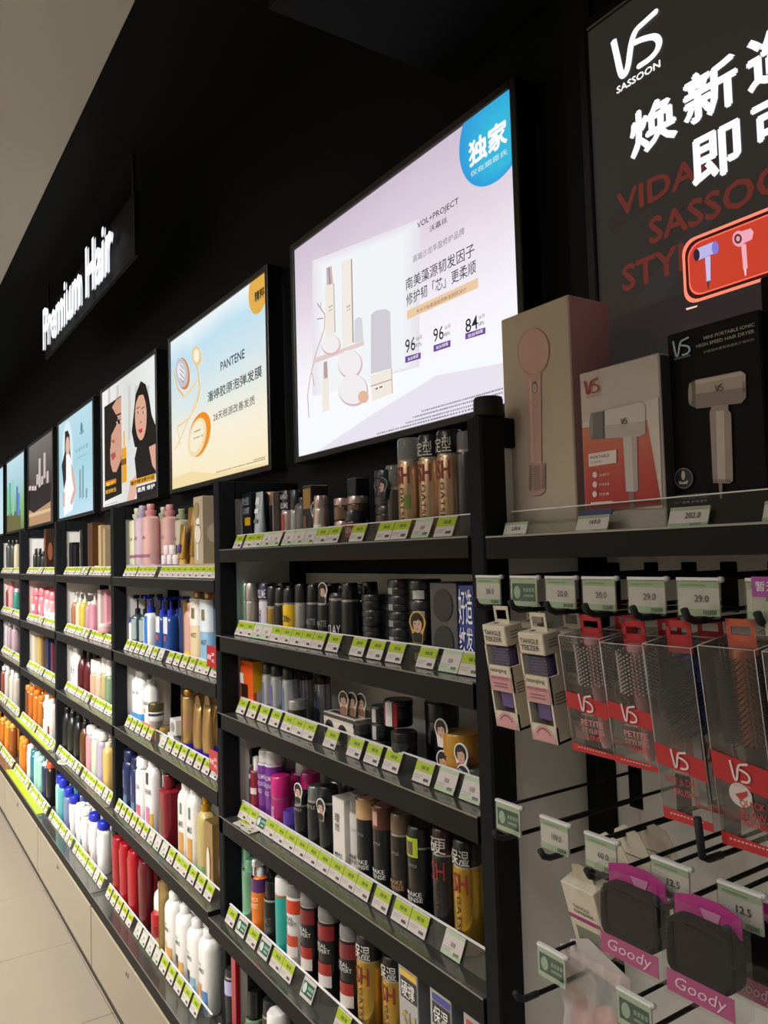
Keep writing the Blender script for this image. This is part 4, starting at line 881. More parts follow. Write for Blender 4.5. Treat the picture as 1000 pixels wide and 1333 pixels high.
# ---- shampoo bay (under the cream poster)
B0, B1, B2, B3, B4 = [('B', i) for i in range(5)]
put(*B0, 'lilac display tray', 'box', 160, 0, .165, .060, '#b9a8c0', Y=.812, h=.040, x=-2.605, o=dict(print=[('f', .4, .15, .75, .85, 'HAIR', '#6a4a8a')]), name='display_tray', cat='tray')
put(*B0, 'tan display tray', 'box', 160, 0, .175, .060, '#a89678', Y=.812, h=.040, x=-2.02, o=dict(print=[('f', .3, .15, .75, .85, 'Treatment', '#3a3020')]), name='display_tray', cat='tray')
for x_, y_, c, cp, Y, d in ((169, 662, '#c6c8a8', '#b6b89c', .775, 'pale green bottle'), (175, 658, '#bda6b6', '#a294ae', .775, 'lilac bottle with grey collar'), (185, 656, '#cfa39c', '#c98a8a', .775, 'large pink bottle'),
                            (203, 660, '#b9b09c', '#a2a488', .84, 'sage bottle in back row'), (210, 657, '#c79c98', '#c58488', .82, 'rose bottle with red neck'), (226, 662, '#b3ad98', '#8f9478', .85, 'olive capped bottle in back row')):
    put(*B0, d, 'bottle', x_, y_, .036, .026, c, cp, Y=Y, dz=.0395, o=dict(cap='ball', cf=.20, sh=.06, labels=[(.12, .17, -60, 60, '#8a5a74')], texts=[('Love', .42, .50, -10, 25, '#6f5064', False)]))
for j, (x_, h_) in enumerate(((201, .030), (208, .030), (215, .032), (204, .030), (211, .030))):
    put(*B0, 'tiny white sample pot', 'jar', x_, 0, .012, .012, '#d9ccd0', '#e6dcdc', Y=.757, h=.028, dz=.0395+(.0282 if j > 2 else 0), o=dict(lf=.4))
put(*B0, 'gold tube with violet band', 'tube', 232, 683, .020, .013, '*c49a4a', '#c9a050', Y=.765, dz=.0395, o=dict(bands=[(.28, .50, '#3c2484')]))
put(*B0, 'tall gold tube with violet band', 'tube', 242, 660, .024, .015, '*c49a4a', '#c9a050', Y=.79, dz=.0395, o=dict(bands=[(.36, .56, '#3c2484')]))
put(*B0, 'tan gift carton with pale bottle print', 'box', 252, 646, .034, .030, '#b3a48c', Y=.79, dz=.0395, o=dict(disc=[('f', .5, .45, .34, .14, '#e0d6c6'), ('f', .55, .62, .2, .06, '#efe8dc'), ('f', .35, .8, .3, .12, '#9a8458'), ('s', .5, .45, .3, .14, '#d8ccb8')], patch=[('f', .3, .05, .5, .3, '#ded6ca')]))
put(*B1, 'slim white tube with navy cap', 'can', 167, 803, .012, .012, '#e3e1df', '#22307a', Y=.765, o=dict(cf=.16))
for x_ in (171, 181): put(*B1, 'clear teal bottle with black pump', 'bottle', x_, 773, .021, .021, '#2f4646', BK, Y=.775, o=dict(cap='pump', cf=.36, pw=2., labels=[(.2, .56, -60, 60, '#8f9a9c')]), rows=2)
put(*B1, 'white and blue bottle with blue pump', 'bottle', 187, 775, .028, .021, '#e3e6ea', '#2434b4', Y=.775, o=dict(cap='pump', cf=.30, labels=[(.02, .66, 0, 40, '#2a6fc0')]))
for x_ in (203, 213): put(*B1, 'navy bottle with silver shoulder and blue pump', 'bottle', x_, 776, .026, .022, '#20468c', '#2434b4', Y=.775, o=dict(cap='pump', cf=.30, labels=[(.42, .68, -20, 40, '#d0d4dc'), (.30, .38, 0, 25, '#c84a3a')]), rows=2)
for bay_, x_, y_ in ((B1, 227, 767), (B2, 223, 888)):
    put(*bay_, 'tall gold divider strip', 'box', x_, 0, .0035, .065, '*a48c58', Y=.822, h=.185 if bay_ is B1 else .17, o=dict(), name='divider', cat='divider')
put(*B1, 'navy carton behind gold divider', 'box', 233, 790, .024, .022, '#1c3060', Y=.80)
put(*B1, 'blush bottle with gold cap', 'bottle', 240, 785, .026, .018, '#c99a8c', '*d8b48c', Y=.765, o=dict(cf=.12, labels=[(0, .25, -60, 60, '#d8b03c')]))
put(*B1, 'white to gold bottle with rose gold cap', 'bottle', 248, 769, .034, .024, '#dcc7a0', '*cf9a74', Y=.785, o=dict(cf=.10, labels=[(.55, .9, -60, 80, '#e6e2da'), (.64, .78, 0, 30, '*b9a07a')], texts=[('MOIST', .40, .46, -5, 40, '#5a5048', False)]))
put(*B1, 'white to blue bottle with rose gold cap', 'bottle', 261, 770, .034, .024, '#86b4d6', '*cf9a74', Y=.775, o=dict(cf=.10, labels=[(.50, .9, -60, 80, '#d5e0e6'), (.64, .78, 0, 30, '*b9a07a')], texts=[('MOIST', .34, .40, -5, 40, '#40505c', False)]))
def sign(bay, x, w, z, h, col='#b3202a'):
    put(*bay, 'red card sign with white lettering', 'box', x, 0, w, .001, col, Y=.728, h=h, dz=z, o=dict(print=[('f', .12, .35, .55, .6, '满赠', '#f0d6d6'), ('f', .6, .55, .88, .7, '29', '#f6eaea'), ('f', .6, .25, .88, .4, '元', '#f6eaea')]), name='sign_card', cat='sign card')
sign(B1, 256, .032, .030, .052)
for x_, y_ in ((167, 871), (177, 873)): put(*B2, 'white shampoo bottle with blue wave print', 'bottle', x_, y_, .034, .024, '#e6e4e1', '#ebe9e6', Y=.785, o=dict(cf=.10, labels=[(.0, .26, -70, 90, '#3f8ac4'), (.0, .12, -70, 90, '#7cc0d8')], texts=[('hair', .6, .66, 0, 30, '#4a4a4c', False)]))
put(*B2, 'white bottle with dark emblem', 'bottle', 186, 884, .034, .024, '#e9e6e2', '#e9e6e2', Y=.80, o=dict(cf=.10, texts=[('Basi', .50, .60, 0, 45, '#2a2a30', False)], labels=[(.34, .42, 5, 25, '#c8784a')]))
put(*B2, 'large round cream tub', 'jar', 194, 884, .036, .036, '#d9d2c6', '#d2c8ba', Y=.84, o=dict(lf=.6), h=.19)
put(*B2, 'white jar with dark metallic lid', 'jar', 193, 902, .024, .024, '#e0dcd6', '*6f6444', Y=.775, dz=.05, h=.055, o=dict(lf=.45, bands=[(.30, .45, '#2a3a5c')]))
put(*B2, 'small cream jar with gold lid', 'jar', 196, 0, .019, .019, '#d8ccb8', '*b99a5a', Y=.765, h=.045, o=dict(lf=.4))
for j, (x_, z_) in enumerate(((206, 0), (209, .046))): put(*B2, 'white and silver hair mask carton, %s' % ('lower', 'upper')[j], 'box', x_, 0, .026, .02, '#c6c5c4', Y=.775, h=.045, dz=z_, o=dict(disc=[('f', .5, .5, .3, .3, '#8f8a86')]))
put(*B2, 'gold cylinder bottle with violet base', 'can', 236, 897, .026, .026, '*c9a66a', '*d8a83c', Y=.785, o=dict(cf=.10, cr=.72, bands=[(.0, .19, '#2c1ea4'), (.40, .62, '*d2a484')]))
for x_ in (251, 263): put(*B2, 'gold refill pouch with violet base', 'pouch', x_, 905, .026, .012, '*cba46a', '*d0ad70', Y=.775, o=dict(base='#2c1ea4'), rows=2)
put(*B2, 'amber printed shelf strip', 'box', 0, 0, .075, .001, '#c07f3c', Y=.752, h=.040, x=-2.50, o=dict(disc=[('f', .8, .5, .12, .4, '#ecd6b4'), ('f', .25, .5, .06, .3, '#5a3418'), ('f', .5, .5, .06, .3, '#5a3418')]), name='shelf_strip', cat='shelf strip')
sign(B2, 257, .032, .028, .052)
for x_, y_ in ((160, 976), (170, 985)): put(*B3, 'navy shampoo bottle', 'bottle', x_, y_, .032, .024, '#1b2650', '#161f44', Y=.785 if x_ < 165 else .765, o=dict(cf=.14, cap='wide', texts=[('CLEAR', .4, .7, -5, 15, '#8a9ac8', False)], labels=[(.15, .3, 0, 40, '#3f6a8a')]), rows=2)
put(*B3, 'white bottle with coral base print', 'bottle', 177, 985, .032, .023, '#e6e3df', '#ebe9e7', Y=.775, o=dict(cf=.13, cap='wide', labels=[(.05, .32, -10, 40, '#c8506a')], texts=[('SILK', .55, .62, -5, 40, '#3a3a40', False)]))
put(*B3, 'white bottle with dark oval and pink lettering', 'bottle', 189, 988, .034, .023, '#e6e3df', '#ebe9e7', Y=.770, o=dict(cf=.10, labels=[(.68, .84, 0, 30, '#3a3430'), (.05, .38, 0, 35, '#c6609a'), (.05, .3, 38, 60, '#c9a83c')], texts=[('REPAIR', .55, .62, -5, 50, '#2a2a30', False)]))
put(*B3, 'white bottle with ribbed cap in back row', 'bottle', 200, 1000, .034, .024, '#e3e0dc', '#e9e7e4', Y=.835, o=dict(cf=.12))
put(*B3, 'maroon square shouldered bottle', 'bottle', 208, 1007, .036, .026, '#7d1622', '#6a1019', Y=.780, o=dict(cf=.20, pw=5, sh=.03, labels=[(.15, .6, -10, 15, '#5a4a30')]), rows=2)
for x_, y_, d in ((232, 1017, 'white bottle with amber drop print, left'), (243, 1022, 'white bottle with amber drop print, right')): put(*B3, d, 'bottle', x_, y_, .030, .022, '#e3e0da', '#ebe8e4', Y=.785, o=dict(cf=.10, labels=[(.05, .4, -5, 40, '#c98a34'), (.62, .76, 10, 30, '#5a7a74')], texts=[('AMINO', .46, .54, -5, 40, '#2a2a30', False)]))
put(*B3, 'olive gold bottle with gold ball cap', 'bottle', 256, 1033, .030, .024, '#b5a468', '*d0a03c', Y=.785, o=dict(cap='ball', cf=.2, labels=[(.02, .2, -60, 70, '#6f9a64')]))
put(*B3, 'gold gift carton with bottle print', 'box', 266, 1068, .028, .024, '*b3925a', Y=.768, o=dict(disc=[('f', .5, .4, .2, .25, '#d8d0c0'), ('s', .5, .4, .2, .25, '#d8d0c0')]))
for x_, y_, c in ((145, 1088, '#96141f'), (155, 1097, '#a01520'), (166, 1107, '#a31622'), (180, 1119, '#5a1018')): put(*B4, 'dark maroon bottle' if c == '#5a1018' else 'glossy red upright bottle', 'bottle', x_, y_, .030, .021, c, c, Y=.770, o=dict(inv=1, cap='wide', cf=.10, labels=[(.3, .75, -45, -25, '#4a5a80')] if x_ == 155 else [(.3, .75, -45, -28, '#4a6a3a')] if x_ == 145 else []), rows=2)
for j in range(2): put(*B4, 'round red mask jar, %s' % ('lower', 'upper')[j], 'jar', 183, 0, .026, .026, '#8e1420', '#a81826', Y=.765, h=.060, dz=.0602*j, o=dict(lf=.5))
put(*B4, 'tall gold divider strip', 'box', 192, 0, .0035, .065, '*a48c58', Y=.815, h=.215, name='divider', cat='divider')
for j, (x_, y_, c1, c2) in enumerate(((201, 1147, '#4a4038', '#c98a3c'), (215, 1160, '#d8b88a', '#c98a3c'), (229, 1176, '#3a2c20', '#d29a44'), (244, 1195, '#24304a', '#7aa8b4'), (259, 1207, '#c98a3c', '#4a7ab4'))):
    put(*B4, 'white bottle with amber and blue drop print', 'bottle', x_, y_, .033, .0235, '#e8e5e0', '#eeebe7', Y=.765, o=dict(cf=.11, labels=[(.03, .36, -20, 10, c1), (.02, .30, 14, 48, c2)], texts=[('AMINO', .50, .56, -15, 30, '#26262a', False), ('hair', .58, .62, -15, 15, '#6a6a6e', False)]), rows=2)

# ---- the bays farther down the aisle
def row(bay, i, lst, rows=2, **kw):
    for (d, kind, xl, y, a, bb, c, cp, *rest) in lst:
        k = dict(kw); o = rest[0] if rest else {}
        if len(rest) > 1: k.update(rest[1])
        put(bay, i, d, kind, xl, y, a, bb, c, cp, o=o, rows=rows, **k)
row('C', 0, [('black carton with dark front', 'box', 89, 706, .028, .022, '#17181a', BK), ('black carton leaning on the next', 'box', 95, 709, .024, .022, '#1c1c1e', BK),
             ('tall black carton with pale edge', 'box', 104, 690, .020, .022, '#1a1a1b', BK, dict(patch=[('f', .0, .0, .12, 1, '#c9c2b6')])), ('dark amber tall carton', 'box', 114, 681, .040, .024, '#4a2e14', BK, dict(patch=[('s', .1, .05, .9, .9, '#5c3c18')])),
             ('cream carton', 'box', 128, 684, .018, .020, '#b39a74', BK), ('small clear jar with white lid', 'jar', 117, 0, .016, .016, '#8f9290', '#d6cfc4', dict(), dict(h=.038, Y=.757)), ('small glass jar', 'jar', 106, 0, .014, .014, '#5f6a6a', '#8f8a84', dict(), dict(h=.032, Y=.757)), ('cream carton at the bay end', 'box', 134, 688, .014, .020, '#a8926e', BK)], rows=1)
row('C', 1, [('grey green bottle', 'bottle', 88.5, 783, .020, .018, '#5f6458', '#8a8a80', dict(cf=.12)), ('rust brown pump bottle', 'bottle', 93.5, 770, .022, .020, '#9a5f48', '#e0d8ca', dict(cap='pump')), ('cream pump bottle', 'bottle', 98.5, 769, .022, .020, '#c8b698', '#e4ddd0', dict(cap='pump')),
             ('mustard yellow pump bottle', 'bottle', 104, 770, .024, .021, '#bba83a', '#e4ddd0', dict(cap='pump')), ('mauve bottle', 'bottle', 111, 783, .022, .020, '#a68490', '#d8cfc6', dict(cf=.1)), ('wide pink pump bottle', 'bottle', 116, 771, .034, .022, '#c98796', '#e0d6cc', dict(cap='pump', pw=5, sh=.04)),
             ('pink and white tall carton', 'box', 127, 767, .022, .02, '#d6c4bc', BK), ('rose pink tall carton', 'box', 135, 770, .020, .022, '#cf8d9a', BK)], rows=1)
row('C', 1, [('small pink tub, lower', 'jar', 121, 0, .026, .026, '#c99a9a', '#d8b4ae', dict(), dict(h=.036, Y=.757)), ('small pink tub, upper', 'jar', 121, 0, .026, .026, '#c99a9a', '#d8b4ae', dict(), dict(h=.036, dz=.0362, Y=.757))], rows=1)
row('C', 2, [('white printed bottle', 'bottle', 88.5, 842, .028, .021, '#dcdad6', '#e6e4e0', dict(texts=[('Pure', .4, .6, -5, 30, '#4a4a4c', False)])), ('white printed bottle', 'bottle', 95, 844, .028, .021, '#dcdad6', '#e6e4e0', dict(texts=[('Pure', .4, .6, -5, 30, '#4a4a4c', False)])),
             ('dark wine round bottle', 'bottle', 101, 846, .028, .025, '#4a1016', '#1a1012', dict(cf=.2, sh=.35, pw=2.)), ('dark wine round bottle', 'bottle', 109, 849, .028, .025, '#54121a', '#1a1012', dict(cf=.2, sh=.35, pw=2.)),
             ('white bottle with peach body', 'bottle', 117.5, 858, .028, .021, '#cf9a82', '#e6ded6', dict(cf=.3, cap='wide')), ('white bottle with peach body', 'bottle', 124, 860, .028, .021, '#c9a88c', '#e6ded6', dict(cf=.3, cap='wide')), ('white bottle with olive body', 'bottle', 131, 855, .028, .021, '#a8986a', '#ddd8d0', dict(cf=.3, cap='wide')), ('green labelled pale bottle', 'bottle', 137, 858, .026, .021, '#6f8a6c', '#dcd8d2', dict(cf=.3, cap='wide'))])
row('C', 3, [('black shouldered bottle', 'bottle', 80, 920, .030, .022, '#191a1b', '#101112', dict(cf=.12, sh=.3)), ('black shouldered bottle', 'bottle', 88, 926, .030, .022, '#1d211c', '#101112', dict(cf=.12, sh=.3)), ('black shouldered bottle', 'bottle', 96, 932, .030, .022, '#1b1816', '#101112', dict(cf=.12, sh=.3)),
             ('dark amber bottle', 'bottle', 104, 940, .030, .022, '#5a3416', '#161413', dict(cf=.12, sh=.3)), ('pink bottle with white cap', 'bottle', 112, 944, .030, .021, '#c98a92', '#e6e0da', dict(cap='wide', cf=.14)), ('pale green bottle with white cap', 'bottle', 119, 950, .030, .021, '#b8c4ac', '#e6e0da', dict(cap='wide', cf=.14)),
             ('lilac bottle with white cap', 'bottle', 126, 952, .030, .021, '#a89ab0', '#e3ddd8', dict(cap='wide', cf=.14)), ('pale gold bottle', 'bottle', 134, 966, .028, .020, '#c9a85e', '#e0d2b0', dict(cf=.1))])
BC = '#2230b0'
row('C', 4, [('teal tube bottle with white cap', 'bottle', 69, 1005, .026, .020, '#8fc0b4', BC, dict(cap='wide', cf=.16)), ('teal bottle with blue cap', 'bottle', 76, 1013, .028, .021, '#4f9aa4', BC, dict(cap='wide', cf=.18)), ('grey blue bottle with blue cap', 'bottle', 83, 1025, .028, .021, '#6a7a9a', BC, dict(cap='wide', cf=.18)),
             ('white bottle with blue flip cap', 'bottle', 90, 1035, .028, .021, '#dedcd8', BC, dict(cap='wide', cf=.16, labels=[(.05, .35, -20, 20, '#7a2434')])), ('white bottle with white flip cap', 'bottle', 98, 1046, .030, .021, '#e6e3df', '#e9e7e4', dict(cap='wide', cf=.12, labels=[(.05, .3, -20, 20, '#5a8a4a')])),
             ('white bottle with white flip cap', 'bottle', 105, 1052, .030, .021, '#e6e3df', '#e9e7e4', dict(cap='wide', cf=.12, labels=[(.05, .3, -20, 20, '#2a7a9a'), (.72, .82, -20, 5, '#c4444a')])), ('white bottle with blue cap and fruit print', 'bottle', 115, 1058, .031, .022, '#e8e5e1', BC, dict(cf=.12, cap='wide', labels=[(.04, .34, -25, 5, '#b5305a'), (.04, .25, 8, 30, '#c98a2c'), (.70, .80, -25, 0, '#c43a44')])),
             ('large white bottle with blue cap and magenta print', 'bottle', 126, 1068, .031, .023, '#e8e5e1', BC, dict(cf=.12, cap='wide', labels=[(.06, .34, -30, 0, '#b5206a'), (.70, .80, -25, 0, '#c43a44')]))])
row('D', 0, [('small dark bottle', 'bottle', 43, 714, .016, .016, '#22231f', '#3a1a18', dict(cf=.2)), ('small dark bottle', 'bottle', 48, 714, .016, .016, '#1c1d1b', '#14161a', dict(cf=.2)), ('small dark bottle', 'bottle', 53, 717, .016, .016, '#26241f', '#14161a', dict(cf=.2)),
             ('tall grey carton', 'box', 52, 709, .022, .018, '#77736a', BK, dict(), dict(Y=.85)), ('dark carton with copper swirls', 'box', 57, 689, .030, .020, '#3a241c', BK, dict(disc=[('f', .5, .7, .3, .2, '#9a5a3c'), ('s', .5, .5, .3, .2, '#9a5a3c')]), dict(Y=.80))], rows=1)
row('D', 1, [('salmon pink round pot bottle', 'bottle', x, y, .030, .024, c, '#d8747c', dict(cf=.22, cap='wide', sh=.2, labels=[(.3, .5, -10, 40, '#e6c8c4')])) for x, y, c in ((37, 766, '#c98474'), (43, 765, '#c4606a'), (50, 765, '#cf7a8a'), (57, 768, '#d29aa0'), (63, 770, '#cf8c92'))])
row('D', 1, [('pale printed jar on front edge', 'jar', x, 0, .020, .020, '#dcd0cc', '#e6e0da', dict(), dict(h=.06, Y=.757)) for x in (54, 60)], rows=1)
row('D', 2, [('cream tall carton', 'box', 43, 827, .022, .020, '#cfc09c', BK), ('gold tall carton', 'box', 49, 828, .020, .020, '#c4a75c', BK), ('brown tall carton', 'box', 54, 829, .020, .02, '#6a4c34', BK), ('navy tall carton', 'box', 59, 831, .034, .02, '#20264a', BK), ('plum tall carton', 'box', 66, 836, .02, .02, '#5a2434', BK)], rows=1)
row('D', 3, [('amber oil bottle with orange cap', 'bottle', x, y, .028, .021, c, '#d9701c', dict(cf=.12, cap='wide')) for x, y, c in ((31, 890, '#6a3a14'), (37, 894, '#a8581a'), (43, 898, '#b5641c'), (49, 905, '#a3601e'))]+
    [('white bottle with gold cap', 'bottle', 56, 904, .028, .021, '#dcd6cc', '#d9d2c8', dict(cf=.12, labels=[(.4, .7, -10, 20, '#5a2a20')])), ('white bottle with brown base', 'bottle', 62, 910, .028, .021, '#d9d2c8', '#e3ddd4', dict(cf=.12, labels=[(.05, .35, -20, 40, '#7a2a1c')]))])
row('D', 4, [('bright orange bottle', 'bottle', 22, 955, .026, .020, '#d97a1c', '#e08a28', dict(cf=.1, cap='wide')), ('bright orange bottle', 'bottle', 28, 962, .026, .020, '#cf6a18', '#e08a28', dict(cf=.1, cap='wide')), ('silver white bottle', 'bottle', 35, 969, .026, .020, '#cfd2d4', '#dfe2e4', dict(cf=.1, cap='wide')),
             ('dark teal bottle', 'bottle', 39.5, 976, .026, .020, '#1f6a74', '#2a7a84', dict(cf=.1, cap='wide')), ('pale teal bottle', 'bottle', 44, 979, .026, .020, '#8fc4b4', '#a4d2c4', dict(cf=.1, cap='wide')), ('pale teal bottle', 'bottle', 48.5, 985, .026, .020, '#8abcac', '#a4d2c4', dict(cf=.1, cap='wide')),
             ('navy bottle', 'bottle', 54.5, 992, .026, .020, '#232c4c', '#d8d8d8', dict(cf=.06, cap='wide')), ('black bottle with orange cap', 'bottle', 60, 991, .028, .021, '#1a1a1c', '#c8502a', dict(cf=.12, cap='wide'))])
row('E', 0, [('dark glass bottle', 'bottle', x, 703, .026, .02, c, '#1a1a1a', dict(cf=.12)) for x, c in ((3, '#2a2c2a'), (8, '#3a4440'), (13, '#2f3836'), (18, '#b3a88c'))], rows=1)
row('E', 1, [('brown bottle with pink cap', 'bottle', 6, 762, .028, .021, '#6a3226', '#d8747c', dict(cf=.14)), ('pink bottle', 'bottle', 11, 757, .028, .021, '#c98a92', '#d8747c', dict(cf=.14)), ('teal bottle with white cap', 'bottle', 17, 766, .028, .021, '#2f7a6a', '#dfdcd8', dict(cf=.14))])
row('E', 2, [('violet bottle', 'bottle', 3, 808, .028, .021, '#5a4a8a', '#6a5a9a', dict(cf=.1, cap='wide')), ('lilac printed bottle', 'bottle', 9, 811, .028, .021, '#9a8496', '#d8d0d6', dict(cf=.1)), ('mauve printed bottle', 'bottle', 15, 814, .028, .021, '#a08a90', '#dcd4d4', dict(cf=.1))])
row('E', 3, [('grey pearl bottle', 'bottle', x, y, .028, .021, c, '#dcdad6', dict(cf=.14)) for x, y, c in ((1, 867, '#7a3a30'), (6, 866, '#a8a49a'), (12, 872, '#b3ada2'), (17, 876, '#a39a90'))])
row('E', 4, [('amber orange bottle', 'bottle', x, y, .028, .021, c, '#e0a040', dict(cf=.1, cap='wide')) for x, y, c in ((-8, 925, '#c47a1c'), (0, 934, '#b5661a'), (6, 938, '#c9781c'), (12, 942, '#8a4a1c'))])

# ---- right hand bay: three hair dryer cartons on the top shelf
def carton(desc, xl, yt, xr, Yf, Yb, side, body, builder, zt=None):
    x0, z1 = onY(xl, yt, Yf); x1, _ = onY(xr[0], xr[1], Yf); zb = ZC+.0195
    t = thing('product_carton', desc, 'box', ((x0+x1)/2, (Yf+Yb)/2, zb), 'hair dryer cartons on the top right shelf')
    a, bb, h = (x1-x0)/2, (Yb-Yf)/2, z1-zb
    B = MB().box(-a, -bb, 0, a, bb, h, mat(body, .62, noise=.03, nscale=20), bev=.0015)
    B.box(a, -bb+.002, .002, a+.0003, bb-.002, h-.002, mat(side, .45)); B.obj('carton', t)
    A_ = Art(Yf-.0008, None, 0); builder(A_, P); o = A_.b.obj('printed_face', t); o.location = (-t.location.x, -t.location.y, -t.location.z)
    return t
def v_logo(A_, L, R_, T_, B_, c, w=.12):
    x0 = P(*L, A_.Y)[0]; x1 = P(*R_, A_.Y)[0]; z1 = P(*T_, A_.Y)[1]; z0 = P(*B_, A_.Y)[1]; y = A_.y()
    logo_vs(A_.b, lambda u, v: (x0+(x1-x0)*u, y, z0+(z1-z0)*v), mat(c, .4), w)
def art1(A_, P):
    q = Q(600, 370, 3.808)
    A_.epx(*q(360, 335), 21, 31, '#c39c8c', .05); A_.epx(*q(362, 333), 19.5, 29, '#d4ab9a', .05)
    A_.px(pq(q, [(325, 455), (398, 440), (402, 890), (340, 905)]), '#d2a898'); A_.px(pq(q, [(340, 470), (352, 468), (362, 880), (350, 885)]), '#e3c0b2')
    A_.epx(*q(368, 512), 4, 8, '#6a5a52'); A_.epx(*q(368, 516), 3.2, 6, '#d2a898'); A_.epx(*q(370, 588), 3.4, 5.5, '#b5968a'); A_.epx(*q(370, 588), 2.6, 4.4, '#d6b0a0')
    A_.px(pq(q, [(338, 893), (420, 885), (420, 1025), (395, 1045), (360, 1048), (344, 1030)]), '#c7a597')
    A_.px(pq(q, [(360, 900), (398, 896), (398, 1018), (362, 1025)]), '#a78a80')
    for k in range(14): A_.px(pq(q, [(342, 898+k*9), (356, 896+k*9), (356, 900+k*9), (342, 902+k*9)]), '#8a7068'); A_.px(pq(q, [(404, 892+k*9), (420, 890+k*9), (420, 894+k*9), (404, 896+k*9)]), '#8a7068')
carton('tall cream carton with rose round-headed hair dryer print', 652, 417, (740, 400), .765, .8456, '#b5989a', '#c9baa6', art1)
def art2(A_, P):
    q = Q(600, 370, 3.808)
    A_.px(pq(q, [(604, 690), (980, 560), (1002, 1112), (625, 1116)]), '#d9cec6')
    for k in range(10):
        f = k/10; c = '#%02x%02x%02x' % (int(208-30*f), int(120-92*f), int(92-64*f)); y0 = 700+k*42
        A_.px(pq(q, [(604+k*2, y0+12), (925+k*7.2, y0-28), (932+k*7.2, y0+16), (606+k*2, y0+56)]), c)
    v_logo(A_, q(612, 500), q(692, 500), q(680, 461), q(640, 546), '#b01e28', .10); g3 = T3(A_, q, 3.808); g3('SASSOON', (625, 560), (690, 550), 9, '#b8484c')
    A_.px(pq(q, [(646, 642), (715, 628), (717, 765), (652, 770)]), '#6f6a69'); A_.epx(*q(650, 706), 2.5, 17, '#8d8785'); A_.px(pq(q, [(705, 630), (717, 628), (719, 765), (708, 766)]), '#4c4948')
    A_.px(pq(q, [(717, 628), (890, 585), (918, 600), (920, 740), (895, 755), (720, 766)]), '#d3ccc6'); A_.px(pq(q, [(717, 700), (918, 680), (920, 740), (895, 755), (720, 766)]), '#bcb4ae'); v_logo(A_, q(798, 675), q(830, 675), q(830, 660), q(812, 693), '#4a4a4a', .12)
    A_.px(pq(q, [(808, 757), (878, 752), (884, 1020), (872, 1028), (824, 1028)]), '#cdc6c0'); A_.px(pq(q, [(850, 756), (878, 752), (884, 1020), (862, 1028)]), '#b5aca6')
    A_.px(pq(q, [(835, 1030), (864, 1028), (866, 1112), (842, 1112)]), '#8a6f6a')
    A_.px(pq(q, [(637, 842), (777, 820), (777, 885), (640, 906)]), '#e6dcd6'); g3('PORTABLE', (648, 860), (742, 848), 14, '#6a3a38', 1); g3('2200W', (648, 885), (705, 878), 11, '#8a7a78')
    for k, s_ in enumerate(('负离子', '护发恒温', '可折叠')): A_.epx(*q(670, 945+k*48), 3, 4, '#efdcd8'); g3(s_, (692, 947+k*48), (742, 941+k*48), 13, '#f0dad6')
    A_.px(pq(q, [(650, 1082), (760, 1074), (760, 1080), (652, 1096)]), '#efe0dc')
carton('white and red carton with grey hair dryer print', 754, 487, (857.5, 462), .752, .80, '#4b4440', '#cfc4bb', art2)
def art3(A_, P):
    q = Q(760, 370, 3.808)
    v_logo(A_, q(440, 310), q(532, 300), q(527, 257), q(480, 358), '#b9d6e4', .10); g3 = T3(A_, q, 3.808); g3('SASSOON', (450, 370), (528, 354), 10, '#a9c6d4')
    g3('MINI PORTABLE IONIC', (596, 264), (848, 203), 17, '#b5b0ac', .6); g3('HIGH SPEED HAIR DRYER', (560, 303), (848, 238), 17, '#b5b0ac', .6); g3('沙宣迷你便携高速离子电吹风', (596, 332), (848, 278), 14, '#9d9893')
    A_.px(pq(q, [(524, 492), (560, 475), (562, 615), (528, 600)]), '#6f6560'); A_.epx(*q(530, 545), 2.5, 14, '#a89c94')
    A_.px(pq(q, [(556, 475), (780, 430), (805, 445), (808, 560), (785, 590), (560, 618)]), '#b7a89e'); A_.px(pq(q, [(556, 545), (808, 510), (808, 560), (785, 590), (560, 618)]), '#8f8178'); A_.px(pq(q, [(556, 480), (790, 436), (795, 450), (558, 498)]), '#cdbfb4'); v_logo(A_, q(655, 515), q(695, 505), q(694, 492), q(672, 530), '#5a5450', .12)
    for k in range(7): A_.px(pq(q, [(790, 485+k*8), (806, 482+k*8), (806, 485+k*8), (790, 488+k*8)]), '#4a423e')
    A_.px(pq(q, [(640, 605), (720, 592), (722, 625), (735, 640), (745, 975), (725, 988), (645, 985), (628, 635)]), '#a39389'); A_.px(pq(q, [(660, 630), (700, 625), (708, 980), (668, 984)]), '#c9bbb0')
    for k in range(9): A_.px(pq(q, [(645+k*10, 968), (649+k*10, 968), (650+k*10, 982), (646+k*10, 982)]), '#4a423e')
    A_.px(pq(q, [(674, 988), (694, 986), (692, 1062), (682, 1064)]), '#8d7f76')
    A_.epx(*q(502, 962), 12, 13.5, '#8d8580'); A_.epx(*q(502, 962), 11, 12.3, '#161415'); A_.epx(*q(500, 948), 2.4, 6, '#c9c2bc'); A_.px(pq(q, [(478, 975), (500, 982), (524, 972), (520, 990), (480, 992)]), '#c9c2bc')
    g3('LIGHTWEIGHT PORTABLE', (456, 1050), (612, 1038), 8, '#8f8986'); g3('HAIR CARE & FAST DRYING', (456, 1066), (625, 1054), 8, '#8f8986'); g3('轻巧便携 护发速干', (456, 1084), (622, 1073), 14, '#a19b97')
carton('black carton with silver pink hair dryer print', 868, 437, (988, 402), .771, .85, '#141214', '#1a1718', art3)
carton('taller plain black carton cut off by the right edge', 989, 362, (1040, 350), .785, .86, '#0f0e0f', '#121112', lambda A_, P: A_.epx(1015, 500, 6, 12, '#3a3636'))
t = thing('speaker', 'small black cylinder standing on the shelf post top', 'speaker', (-.824, .724, ZC+.187))
